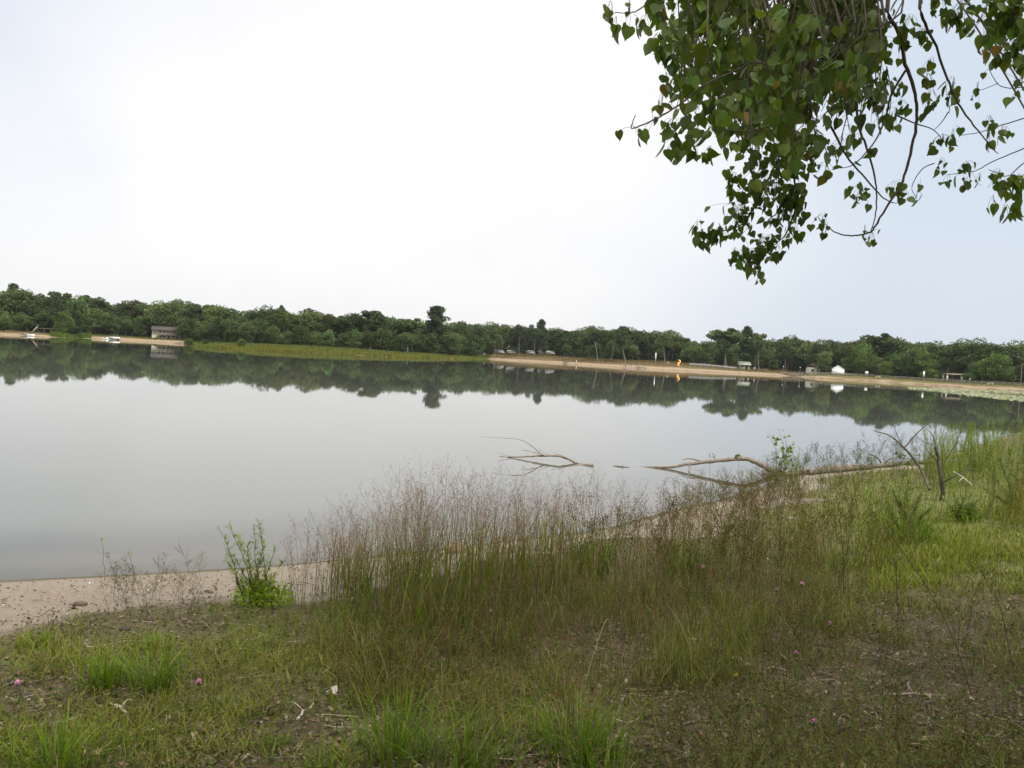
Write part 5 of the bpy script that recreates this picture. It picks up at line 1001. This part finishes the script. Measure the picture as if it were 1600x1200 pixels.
# ---- flowers
def flower(px, py, hgt, label, col, rad_=.013, name='knapweed_flower', cat='flower', grp='pink knapweed flowers in the grass'):
    d = raydir(px, py); g_ = ground_at(px, py+hgt*330)[0]; Y = g_[1]; hd = np.array(P(px, py, Y))-g_; e_ = thing(name, label, cat, tuple(g_), group=grp); a = Buf(); u_ = np.linspace(0, 1, 5)[:, None]; q = hd*u_; q[:, 0] += .015*np.sin(u_[:, 0]*3.14); tubes(a, q, np.linspace(.0022, .0014, 5), 4, (.09, .11, .05)); obj('stem', a, m_grass, e_)
    a = Buf(); n = 40; dd_ = rng.normal(size=(n, 3))+[0, 0, 1.0]; inst(a, np.array([[0, 0, 0], [.5, .6, .1], [0, 1, 0], [-.5, .6, .1]]), None, frame(dd_, rng.normal(size=(n, 3))), np.tile(hd, (n, 1)), np.stack([np.full(n, rad_*.35), np.full(n, rad_*1.3), np.full(n, .01)], 1), tint(col, n, .2), tf4=[[0, 1, 2, 3]]); obj('petals', a, m_pink, e_)
    a = Buf(); zz_ = np.linspace(-1, 1, 5)*math.pi/2*.95; tubes(a, np.stack([hd[0]+0*zz_, hd[1]+0*zz_, hd[2]-.010+.010*np.sin(zz_)], 1), .007*np.cos(zz_)+.001, 6, (.08, .10, .05)); obj('calyx', a, m_grass, e_)
PK = (.62, .28, .52)
for px, py, h, lb in [(1214, 921, .22, 'pink knapweed flower, left one of the two side by side above the litter'), (1253, 912, .25, 'pink knapweed flower, right and higher one of the two side by side above the litter'), (1297, 974, .15, 'pink knapweed flower below and right of the side-by-side two'), (1244, 1021, .15, 'pink knapweed flower halfway between the side-by-side two and the bottom edge'), (1273, 1127, .12, 'lowest pink knapweed flower in the right foreground'), (1099, 886, .2, 'small pale pink flower behind the litter, right of the seed grass'), (27, 1067, .1, 'pink flower at the far left edge beside the grass tufts'), (311, 1065, .12, 'small pink flower just right of the pair of grass tufts')]: flower(px, py, h, lb, PK)
flower(1150, 1056, .05, 'single small yellow flower low in the right foreground', (.75, .55, .03), .012, 'yellow_flower', 'flower', None)
# ---- driftwood
def limb(name, label, cat, paths, mat_, col, sides=8):
    o0_ = np.array(paths[0][0][0], float); e_ = thing(name, label, cat, tuple(o0_)); 
    for q, (pts, r0, r1) in enumerate(paths):
        c_ = catmull(np.array(pts)-o0_, 5); n = len(c_); rr_ = np.linspace(r0, r1, n)*(1+.10*np.sin(np.arange(n)*2.3+q)); c_ = c_+rng.normal(0, min(r0*.12, .004), c_.shape); a = Buf(); tubes(a, c_, rr_, sides if r0 > .008 else 5, col); obj('trunk' if q == 0 else 'branch', a, mat_, e_, smooth=True)
    return e_
def Pw(px, py, Y): return np.array(P(px, py, Y))
D = 18.8
def Pg(px, py, Y, up_=.06): q = Pw(px, py, Y); q[2] = max(q[2], G(q[0], q[1])+up_); return q
limb('driftwood_limb', 'long brown driftwood limb arching out of the water and running ashore', 'driftwood', [
 ([Pg(1330, 735, 20.4), Pg(1300, 738, 19.9), Pg(1275, 741, 19.3), Pg(1238, 742, 18.9, .03), Pw(1212, 738, 18.8), Pw(1190, 727, 18.8), Pw(1165, 717, 18.8), Pw(1120, 720, 18.8), Pw(1075, 725, 18.8), Pw(1045, 730, 18.75), Pw(992, 730, 18.9)], .078, .022),
 ([Pw(1238, 742, 18.9), Pw(1215, 742, 18.8), Pw(1195, 741, 18.7)], .05, .02), ([Pw(1196, 730, 18.8), Pw(1192, 737, 18.7), Pw(1200, 744, 18.6)], .028, .012), ([Pw(1076, 725, 18.8), Pw(1078, 731, 18.7), Pw(1074, 736, 18.6)], .022, .01), ([Pw(1165, 717, 18.8), Pw(1158, 713, 18.9), Pw(1150, 716, 19)], .02, .006), ([Pw(1100, 722, 18.8), Pw(1080, 717, 19), Pw(1066, 718, 19.1)], .018, .006)], m_drift, (.17, .135, .105))
limb('driftwood_log', 'dark weathered log lying along the waterline toward the dead shrub', 'driftwood', [([Pg(1262, 744, 18.6), Pg(1300, 741, 19.1), Pg(1345, 735, 20.0), Pg(1378, 729, 20.8), Pg(1425, 727, 21.1), Pg(1490, 729, 20.8)], .062, .05), ([Pw(1345, 735, 20.2), Pw(1362, 722, 20.3), Pw(1352, 714, 20.5)], .03, .01), ([Pw(1378, 729, 21), Pw(1372, 716, 21), Pw(1356, 709, 21)], .025, .008), ([Pw(1378, 727, 21), Pw(1392, 716, 21)], .03, .012)], m_drift, (.12, .095, .075))
limb('driftwood_branch', 'forked dead branch lying in the water left of the driftwood limb', 'driftwood', [
 ([Pw(926, 727, 18.5), Pw(905, 725, 18.7), Pw(888, 717, 18.9), Pw(868, 712, 19), Pw(830, 713, 19.1), Pw(800, 714, 19.2), Pw(773, 713, 19.4)], .036, .010),
 ([Pw(868, 712, 19), Pw(848, 711, 19.0), Pw(835, 700, 19.1), Pw(820, 690, 19.2), Pw(808, 686, 19.3)], .018, .005), ([Pw(808, 686, 19.3), Pw(780, 684, 19.4), Pw(752, 682, 19.5)], .006, .003), ([Pw(850, 711, 19), Pw(832, 706, 18.9), Pw(815, 703, 18.9)], .012, .004), ([Pw(912, 726, 18.6), Pw(880, 727, 18.6), Pw(850, 725, 18.6), Pw(812, 724, 18.7), Pw(785, 721, 18.8)], .016, .005), ([Pw(850, 725, 18.6), Pw(838, 722, 18.6), Pw(825, 722, 18.6)], .009, .004), ([Pw(858, 711, 19), Pw(846, 705, 19.0), Pw(842, 699, 19)], .007, .003), ([Pw(800, 714, 19.2), Pw(790, 711, 19.2), Pw(778, 708, 19.2)], .008, .003), ([Pw(888, 717, 18.9), Pw(878, 712, 18.9), Pw(862, 706, 19)], .01, .003)], m_drift, (.20, .165, .135))
e_ = limb('floating_stick', 'short dark stick floating between the forked branch and the driftwood limb', 'stick', [([Pw(958, 728, 18.7), Pw(970, 729, 18.6), Pw(984, 730, 18.6)], .014, .006), ([Pw(970, 729, 18.6), Pw(975, 726, 18.6)], .006, .003)], m_drift, (.13, .11, .09))
DS = 13.2
limb('dead_shrub', 'dead bare shrub with dark broken stump and forked grey branches on the right bank', 'dead shrub', [
 ([np.array([Pw(1474, 775, DS)[0], DS, G(Pw(1474, 775, DS)[0], DS)-.05]), Pw(1470, 745, DS), Pw(1466, 715, DS), Pw(1462, 698, DS)], .038, .022),
 ([Pw(1452, 765, DS-.3), Pw(1440, 735, DS), Pw(1415, 702, DS), Pw(1392, 682, DS), Pw(1366, 673, DS)], .022, .006),
 ([Pw(1413, 700, DS), Pw(1432, 678, DS), Pw(1450, 662, DS), Pw(1466, 648, DS)], .012, .004), ([Pw(1410, 697, DS), Pw(1402, 680, DS), Pw(1395, 662, DS)], .008, .003), ([Pw(1468, 735, DS), Pw(1482, 712, DS), Pw(1494, 692, DS), Pw(1502, 672, DS)], .013, .004), ([Pw(1464, 705, DS), Pw(1458, 682, DS), Pw(1447, 670, DS), Pw(1432, 663, DS)], .008, .002), ([Pw(1466, 722, DS), Pw(1455, 710, DS), Pw(1446, 700, DS)], .010, .003), ([Pw(1470, 755, DS), Pw(1490, 745, DS-.3), Pw(1520, 730, DS-.3)], .012, .004), ([Pw(1420, 708, DS), Pw(1400, 690, DS+.2), Pw(1405, 670, DS+.2)], .006, .002), ([Pw(1458, 695, DS), Pw(1440, 688, DS), Pw(1425, 672, DS)], .005, .002)], m_drift, (.085, .068, .052))
limb('bleached_stick', 'short bleached white stick leaning in the grass right of the dead shrub', 'stick', [([Pw(1490, 737, 12.5), Pw(1505, 746, 12.3), Pw(1519, 758, 12.1)], .008, .006), ([Pw(1505, 746, 12.3), Pw(1498, 752, 12.2)], .006, .003)], m_drift, (.42, .38, .32))
def ground_stick(p0, p1, r0, label, col, lift=.012, name='stick'):
    a, c_ = ground_at(*p0)[0], ground_at(*p1)[0]; q = [a+(c_-a)*t for t in np.linspace(0, 1, 5)]
    for k in q: k[2] = G(k[0], k[1])+lift+r0
    pr_ = np.array([-(c_-a)[1], (c_-a)[0], 0])*.05; q[2] = q[2]+pr_; m_ = q[3]; limb(name, label, 'stick', [(q, r0, r0*.5), ([q[2], q[2]+pr_*3+[0, 0, .03], q[2]+pr_*5+(c_-a)*.1+[0, 0, .03]], r0*.5, r0*.2)], m_drift, col)
for a in [((175, 1108), (198, 1122), .011, 'short pale stick in the grass below the pair of tufts', (.42, .35, .27)), ((1365, 905), (1430, 908), .006, 'pale sticks lying crossed in a bare spot of the right bank', (.45, .40, .32)), ((1290, 1150), (1430, 1120), .007, 'dark curved twig lying in the right foreground litter', (.08, .06, .05)), ((1380, 1090), (1480, 1092), .006, 'straight pale twig lying in the right foreground litter', (.35, .3, .24)), ((1000, 1125), (1040, 1120), .006, 'dark twig on the litter right of the dense tuft', (.07, .055, .045)), ((930, 1228), (1010, 1215), .007, 'dark stick at the bottom edge right of centre', (.09, .07, .055)), ((1215, 793), (1300, 782), .010, 'dead stick lying on the sand below the driftwood log', (.22, .18, .145)), ((1130, 815), (1210, 800), .007, 'thin grey stick on the sand above the brown weeds', (.28, .24, .2)), ((465, 1130), (490, 1105), .006, 'pale crooked twig on the bare soil patch', (.5, .45, .38)), ((415, 1118), (445, 1108), .012, 'dark short piece of wood on the bare soil patch', (.04, .03, .025)), ((820, 884), (905, 880), .006, 'pale thin stick on the sand behind the seed grass', (.45, .4, .33))]: ground_stick(*a)
# rock, dead leaf clumps
def rock(px, py, s, label, col, name='rock'):
    g_ = ground_at(px, py)[0]; bm_ = Buf(); th_ = np.linspace(0, math.pi, 9)[1:-1]; ph = np.arange(12)*math.pi/6; V = [[0, 0, 1]]
    for a in th_:
        for c_ in ph: V.append([math.sin(a)*math.cos(c_), math.sin(a)*math.sin(c_), math.cos(a)])
    V.append([0, 0, -1]); V = np.array(V); dsp = 1+.35*(fbm(V[:, 0]*2+px, V[:, 1]*2+V[:, 2]*1.7, 1.4, 5)-.5)*2; V = V*dsp[:, None]*np.array(s); V[:, 2] += s[2]*.35; m = len(V)-1
    F3 = [[0, 1+i, 1+(i+1) % 12] for i in range(12)]+[[m, m-12+(i+1) % 12, m-12+i] for i in range(12)]; F4 = [[1+k*12+i, 1+(k+1)*12+i, 1+(k+1)*12+(i+1) % 12, 1+k*12+(i+1) % 12] for k in range(6) for i in range(12)]
    bm_.add(V, F3, F4, col); o_ = obj(name, bm_, m_drift, smooth=True); o_.location = tuple(g_); return tag(o_, label, 'rock' if name == 'rock' else 'clod')
rock(714, 860, (.13, .09, .085), 'brown rounded rock at the water edge behind the seed grass', (.22, .14, .10)); rock(125, 945, (.05, .03, .022), 'dark clod lying on the sand, right of the left edge', (.10, .075, .055), 'clod'); rock(1235, 812, (.07, .05, .03), 'small grey rock on the sand below the driftwood', (.24, .21, .18)); rock(335, 945, (.05, .03, .02), 'dark clod on the sand just left of the willow sprout', (.11, .08, .06), 'clod'); rock(195, 985, (.035, .022, .018), 'dark clod where the sand meets the grass', (.07, .055, .045), 'clod')
def deadleaf(px, py, s, label, col):
    g_ = ground_at(px, py)[0]; b = Buf(); n = 5; d = rng.normal(size=(n, 3))*[1, 1, .35]; T_ = rng.normal(0, s*.4, (n, 3))*[1, 1, .0]+[0, 0, s*.12]; inst(b, HT*[.8, 1, 2.2], HF, frame(d, rng.normal(size=(n, 3))*[1, 1, .3]), T_, np.repeat(U(.6, 1, n)[:, None]*s, 3, 1), tint(col, n, .25)); o_ = obj('dead_leaves', b, m_dry); o_.location = tuple(g_+[0, 0, .006]); tag(o_, label, 'dead leaves')
for a in [(152, 1180, .07, 'light brown curled dead leaves at the bottom left beside the dark tuft', (.45, .30, .17)), (112, 950, .05, 'brown dead leaves lying on the sand', (.16, .11, .08)), (515, 1087, .05, 'whitish torn dead leaves on the bare soil patch', (.5, .46, .4)), (1290, 880, .05, 'orange-brown dead leaves right of the pink flowers', (.35, .2, .1)), (1450, 1160, .05, 'tan dead leaves in the right foreground litter', (.38, .28, .18)), (1085, 1003, .05, 'tan dead leaves in the middle of the litter', (.4, .3, .2)), (330, 925, .05, 'brown dead leaves on the sand left of the willow sprout', (.17, .12, .08))]: deadleaf(*a)
# ================================================================ the cottonwood overhead
TR = np.array([6.6, 1.2, 0.]); TR[2] = G(TR[0], TR[1])
ct = thing('cottonwood_tree', 'large cottonwood whose leafy drooping branches hang into the upper right of the view', 'tree', tuple(TR)); wood = Buf()
Ln = []
def branch(pts, r0, r1, sides=8, m=5, nm='branch', keep=True):
    c_ = catmull(np.array(pts, float), m); n = len(c_); c_ = c_+rng.normal(0, 1, c_.shape)*np.minimum(r0*.15, .006)*(np.linspace(0, 1, n) > .05)[:, None]
    a = Buf(); tubes(a, c_-TR, np.linspace(r0, r1, n), sides); obj(nm, a, m_bark if r0 > .03 else m_twig, ct, smooth=True); Ln.append(c_); return c_
branch([TR-[0, 0, .3], TR+[-.05, .05, 1.2], TR+[.1, .1, 2.6], TR+[.05, .2, 4.2], TR+[-.1, .4, 6.5], TR+[.1, .6, 9.5]], .42, .15, 14, 5, 'trunk')
top = TR+[0.05, .2, 4.0]
L1 = branch([top, [5.0, 2.3, 5.6], [3.2, 3.3, 5.9], [1.6, 3.9, 5.6], [.5, 4.2, 5.1]], .17, .035)
L2 = branch([top-[0, 0, .9], [5.6, 3.0, 4.9], [4.2, 4.3, 5.2], [3.1, 4.9, 5.0], [2.2, 5.2, 4.6]], .14, .03)
L3 = branch([top+[0, .1, 1], [5.0, .8, 6.8], [2.8, .6, 7.4], [.8, .2, 7.2]], .13, .03)
L4 = branch([top+[0, 0, .4], [7.5, 3.0, 6.2], [7.6, 4.8, 7.0], [6.6, 6.6, 6.6]], .13, .03)
LIMB = np.vstack([L1, L2])
def to_limb(p0, px=None):
    q = LIMB+[0, 0, 0]; k = np.argmin(((q-p0)**2).sum(1)+np.where(q[:, 2] < p0[2]+.3, 9, 0)); return q[k]
leafT, leafD, leafS, leafC, pet0, pet1 = [], [], [], [], [], []
def leaves_along(c_, n, t0=0., size=.075, spread=.055, col=(.06, .092, .03)):
    t = U(t0, 1, n)*(len(c_)-1); i = np.minimum(t.astype(int), len(c_)-2); p0 = c_[i]*(1-(t-i))[:, None]+c_[i+1]*(t-i)[:, None]
    off = rng.normal(size=(n, 3)); off /= np.linalg.norm(off, axis=1, keepdims=True); off[:, 2] -= .35; off = off*U(.6, 1.1, (n, 1))*spread; add_leaves(p0, p0+off, n, size, col)
def add_leaves(p0, p1, n, size, col):
    d = rng.normal(0, .42, (n, 3)); d[:, 2] -= 1.0; leafT.append(p1); leafD.append(d); leafS.append(U(.42, 1.15, n)*size*.63); c2 = tint(np.array(col)*1.2, n, .38, .18); k = rng.random(n) < .012; c2[k] = tint((.16, .11, .04), k.sum()); leafC.append(c2); pet0.append(p0); pet1.append(p1)
def pxpath(pts, Y0, Y1): n = len(pts); return [np.array(P(a, c_, Y0+(Y1-Y0)*k/(n-1))) for k, (a, c_) in enumerate(pts)]
def hang(pts, Y0, Y1, r0, r1, nl=0, t0=0., size=.075, up=True):
    q = pxpath(pts, Y0, Y1)
    if up: lm = to_limb(q[0]); q = [lm, (lm+q[0])/2+np.array([0, 0, .18])+rng.normal(0, .10, 3)]+q
    c_ = branch(q, r0, r1, 6, 5)
    k0 = 10 if up else 0
    if nl: leaves_along(c_[k0:], nl, t0, size)
    if up: leaves_along(c_[2:k0-1], 16, 0, .085, .09)
    return c_
hang([(1387, 0), (1403, 47), (1415, 100), (1430, 147), (1433, 187), (1423, 240), (1410, 283), (1390, 317), (1367, 353), (1360, 363), (1335, 368), (1317, 367), (1300, 360), (1288, 347)], 4.2, 4.4, .011, .0022)
hang([(1437, 0), (1447, 43), (1463, 73), (1480, 123), (1497, 160), (1517, 190), (1533, 210), (1550, 230), (1560, 240)], 4.0, 4.3, .009, .0018)
hang([(1377, 0), (1360, 50), (1340, 90), (1327, 117)], 3.4, 3.3, .008, .003, 10, .2)
hang([(1415, 110), (1393, 147), (1383, 187), (1363, 227), (1333, 257), (1313, 263)], 4.27, 4.4, .006, .0016, 8, .0, up=False)
hang([(1293, 187), (1310, 220), (1327, 250), (1360, 287), (1377, 307), (1397, 317), (1413, 313)], 4.3, 4.3, .006, .0016, up=False)
hang([(1340, 100), (1340, 187), (1353, 227), (1365, 267), (1370, 300), (1367, 340), (1360, 363)], 4.4, 4.4, .007, .002, up=False)
hang([(1640, 170), (1600, 185), (1560, 197), (1530, 207), (1500, 212)], 4.4, 4.4, .005, .0015)
hang([(1640, 215), (1600, 232), (1550, 253), (1523, 267), (1480, 273)], 4.4, 4.5, .005, .0015)
hang([(1640, 245), (1600, 255), (1575, 275), (1545, 265)], 4.1, 4.1, .005, .0015)
hang([(1640, 120), (1585, 137), (1560, 132), (1545, 108)], 4.6, 4.6, .004, .0015)
hang([(1560, 130), (1535, 140), (1525, 142)], 4.6, 4.6, .002, .0012, 3, .7, .05, False)
hang([(1400, 180), (1430, 193), (1457, 202), (1473, 218)], 4.3, 4.3, .004, .0015, up=False)
hang([(1482, 175), (1472, 190), (1460, 203)], 4.2, 4.3, .003, .0012, up=False)
hang([(1215, 60), (1170, 100), (1105, 130), (1060, 165), (1020, 188), (990, 200), (987, 195), (993, 180)], 3.5, 3.5, .006, .0018, 12, .0)
hang([(1060, -40), (1030, -10), (1000, 14), (985, 20), (960, 20)], 3.6, 3.6, .005, .0016)
hang([(1275, 0), (1268, 60), (1264, 128), (1264, 205), (1242, 238), (1242, 286), (1245, 312), (1231, 360), (1212, 381), (1183, 400)], 4.2, 4.5, .011, .002, 80, .28)
hang([(1235, 200), (1215, 250), (1190, 300), (1160, 350), (1120, 362), (1098, 368)], 4.3, 4.5, .006, .0015, 50, .15, .07, up=False)
hang([(1240, 290), (1215, 330), (1195, 350)], 4.4, 4.4, .004, .0015, 20, .1, .07, up=False)
hang([(1310, 30), (1270, 120), (1215, 190), (1150, 205), (1120, 195)], 3.6, 3.5, .007, .002, 20, .3)
hang([(1460, 255), (1440, 265), (1425, 292), (1432, 310)], 4.35, 4.35, .003, .0012, up=False)
for px, py, n, rad_, Y, s in [(955, 18, 3, 10, 3.6, .085), (962, 42, 2, 6, 3.6, .085), (985, 42, 2, 8, 3.6, .09), (1008, 40, 3, 9, 3.6, .09), (985, 15, 2, 8, 3.6, .07), (1040, 130, 3, 8, 3.5, .08), (1035, 160, 3, 9, 3.5, .07), (1345, 310, 11, 14, 4.35, .07), (1400, 297, 4, 9, 4.35, .07), (1412, 310, 3, 9, 4.35, .06), (1433, 312, 3, 8, 4.35, .06), (1437, 293, 1, 3, 4.35, .06), (1285, 350, 6, 11, 4.4, .07), (1292, 373, 2, 5, 4.4, .07), (1362, 377, 5, 9, 4.4, .055), (1350, 367, 2, 5, 4.4, .06), (1448, 130, 5, 12, 4.2, .085), (1455, 155, 6, 14, 4.2, .085), (1490, 135, 5, 10, 4.2, .085), (1478, 160, 5, 12, 4.2, .08), (1458, 105, 3, 9, 4.2, .08), (1405, 172, 6, 12, 4.3, .075), (1395, 190, 6, 12, 4.3, .075), (1470, 228, 7, 13, 4.3, .075), (1490, 215, 4, 9, 4.3, .07), (1470, 262, 4, 9, 4.4, .06), (1480, 288, 2, 5, 4.4, .06), (1508, 268, 7, 13, 4.4, .075), (1513, 290, 3, 6, 4.4, .075), (1532, 285, 2, 5, 4.4, .06), (1545, 195, 5, 9, 4.3, .075), (1545, 222, 3, 7, 4.3, .075), (1567, 212, 5, 8, 4.4, .07), (1560, 280, 6, 12, 4.1, .08), (1575, 300, 14, 16, 4.1, .08), (1595, 290, 10, 12, 4.1, .08), (1550, 320, 3, 8, 4.1, .08), (1570, 335, 4, 9, 4.1, .085), (1592, 328, 4, 8, 4.1, .08), (1597, 130, 6, 9, 4.5, .07), (1598, 105, 5, 9, 4.4, .07), (1528, 142, 4, 5, 4.6, .05), (1275, 225, 10, 14, 4.3, .07), (1290, 270, 7, 13, 4.3, .08), (1270, 255, 5, 10, 4.3, .07), (1318, 230, 6, 13, 4.3, .075), (1341, 222, 4, 9, 4.3, .08), (1300, 240, 4, 10, 4.3, .07), (1170, 405, 30, 24, 4.5, .07), (1195, 385, 16, 17, 4.5, .07), (1148, 402, 6, 9, 4.5, .065), (1187, 428, 7, 10, 4.5, .07), (1090, 360, 5, 10, 4.5, .07), (1105, 375, 7, 13, 4.5, .07), (1130, 370, 6, 11, 4.5, .065), (1240, 368, 6, 11, 4.5, .07), (1225, 335, 22, 22, 4.4, .07), (1150, 335, 30, 22, 4.4, .075), (1165, 310, 14, 17, 4.4, .075), (1245, 315, 8, 11, 4.4, .07), (1215, 300, 26, 24, 4.4, .075), (1195, 270, 30, 26, 4.3, .075), (1235, 262, 20, 20, 4.3, .075), (1145, 285, 10, 12, 4.3, .075), (1055, 235, 8, 13, 3.6, .09), (1050, 205, 8, 14, 3.6, .09), (1085, 230, 9, 14, 3.7, .085), (1110, 245, 5, 9, 3.8, .08), (1045, 50, 8, 14, 3.4, .09), (1030, 70, 8, 12, 3.4, .09), (1048, 95, 10, 14, 3.4, .09), (1035, 15, 5, 10, 3.5, .09), (1130, 60, 14, 26, 3.0, .10), (1180, 170, 12, 30, 3.0, .10), (1300, 120, 14, 30, 3.1, .10), (1230, 40, 14, 30, 2.9, .11), (1355, 90, 10, 20, 3.2, .10), (1470, 10, 12, 16, 4.0, .08), (1490, 35, 8, 14, 4.0, .08), (1505, 15, 7, 14, 4.0, .08), (1440, 60, 8, 13, 4.1, .08), (1400, 80, 9, 16, 4.2, .08), (1425, 40, 8, 14, 4.1, .08), (1510, 48, 2, 5, 4, .07), (1550, 15, 12, 18, 3.8, .085), (1580, 35, 26, 20, 3.8, .085), (1545, 38, 6, 11, 3.8, .09), (1595, 70, 24, 18, 3.8, .085), (1540, 62, 3, 6, 3.7, .10), (1540, 88, 2, 5, 3.7, .10), (1575, 80, 8, 14, 3.8, .085), (1590, 8, 22, 18, 3.8, .085)]:
    c0_ = np.array(P(px, py-4, Y)); rr_ = rad_*Y/F; n_ = int(n*1.35+.5); off = rng.normal(0, .62, (n_, 3))*rr_*np.array([1, 1.3, 1]); p1 = c0_+off; p0 = c0_+off*.25+[0, 0, .035]
    add_leaves(p0, p1, n_, s*.92, (.066, .10, .03))
R1 = [(1030, 25), (1060, -30), (1400, -30), (1372, 60), (1345, 150), (1395, 165), (1385, 200), (1330, 212), (1290, 175), (1262, 205), (1240, 250), (1190, 262), (1150, 255), (1120, 225), (1070, 225), (1050, 190), (1062, 150), (1035, 105)]
ex, ey = in_px(R1, 250, 0.)
for k in range(len(ex)):
    Y = U(3.5, 5.0, 1)[0]; dx = rng.normal(45, 45)*(1 if ex[k] < 1300 else -.2); dy = U(70, 170, 1)[0]
    q = pxpath([(ex[k]+dx, ey[k]-dy), (ex[k]+dx*.5+rng.normal(0, 8), ey[k]-dy*.5), (ex[k], ey[k])], Y+.15, Y); c_ = catmull(q, 4)
    Ln.append(c_); a_ = c_; leaves_along(c_, 13, .1, .084 if Y > 3.6 else .10, .055, (.048+.018*(ex[k] < 1260), .074+.026*(ex[k] < 1260), .026)); TWG = globals().setdefault('TWG', []); TWG.append(c_)  # right-hand leaves coloured darker: their backlit shade is put into the leaf colour
for k in range(26):
    sx, sy = U(1080, 1400, 1)[0], U(-60, 40, 1)[0]; ln_ = U(110, 260, 1)[0]; an_ = U(1.6, 2.2, 1)[0] if sx > 1200 else U(1.2, 1.7, 1)[0]; Y = U(2.9, 3.6, 1)[0]
    hang([(sx, sy), (sx+math.cos(an_)*ln_*.4, sy+math.sin(an_)*ln_*.45), (sx+math.cos(an_)*ln_*.8+8, sy+math.sin(an_)*ln_*.75), (sx+math.cos(an_)*ln_*1.1+20, sy+math.sin(an_)*ln_)], Y, Y+.1, .0045, .0014, 4, .4)
# the crown goes on above and outside the view
ex, ey = U(1000, 1800, 230), U(-520, -20, 230)
for k in range(230):
    Y = U(3.0, 5.6, 1)[0]; q = pxpath([(ex[k]+40, ey[k]-160), (ex[k]+20, ey[k]-80), (ex[k], ey[k])], Y+.2, Y); c_ = catmull(q, 4); leaves_along(c_, 9, .05, .085, .07); TWG.append(c_)
a = Buf(); tw = np.array([t for t in TWG]); tubes(a, tw-TR, np.linspace(.0035, .0014, tw.shape[1])[None].repeat(len(tw), 0), 4); o_ = obj('twigs', a, m_twig, ct)
T_ = np.concatenate(leafT); D_ = np.concatenate(leafD); n = len(T_); a = Buf(); S1 = np.concatenate(leafS); inst(a, HT*[1, 1, 1], HF, frame(D_, rng.normal(size=(n, 3))), T_-TR, np.stack([S1*U(.85, 1.1, n), S1, S1*U(.3, 2.2, n)], 1), np.concatenate(leafC))
obj('foliage', a, m_leaf, ct)
a = Buf(); p0 = np.concatenate(pet0); tubes(a, np.stack([p0, (p0+T_)/2+[0, 0, .004], T_], 1)-TR, np.full((n, 3), .0008), 3, (.10, .12, .04)); obj('leaf_stalks', a, m_grass, ct)
n = 4800; cc = np.array([[3.6, .8, 7.2]]); q = rng.normal(size=(n, 3)); q /= np.linalg.norm(q, axis=1, keepdims=True); q = q*(rng.random(n)**.4)[:, None]*[5.6, 4.6, 2.4]+[4.2, .8, 8.4]
q = q+rng.normal(0, .2, q.shape); k = q[:, 1] < 5.6; q = q[k]; n = len(q); d = rng.normal(0, .6, (n, 3)); d[:, 2] -= .8
a = Buf(); inst(a, HT, HF, frame(d, rng.normal(size=(n, 3))), q-TR, np.repeat(U(.10, .17, n)[:, None], 3, 1), tint((.05, .078, .028), n)); obj('upper_crown', a, m_leaf, ct)
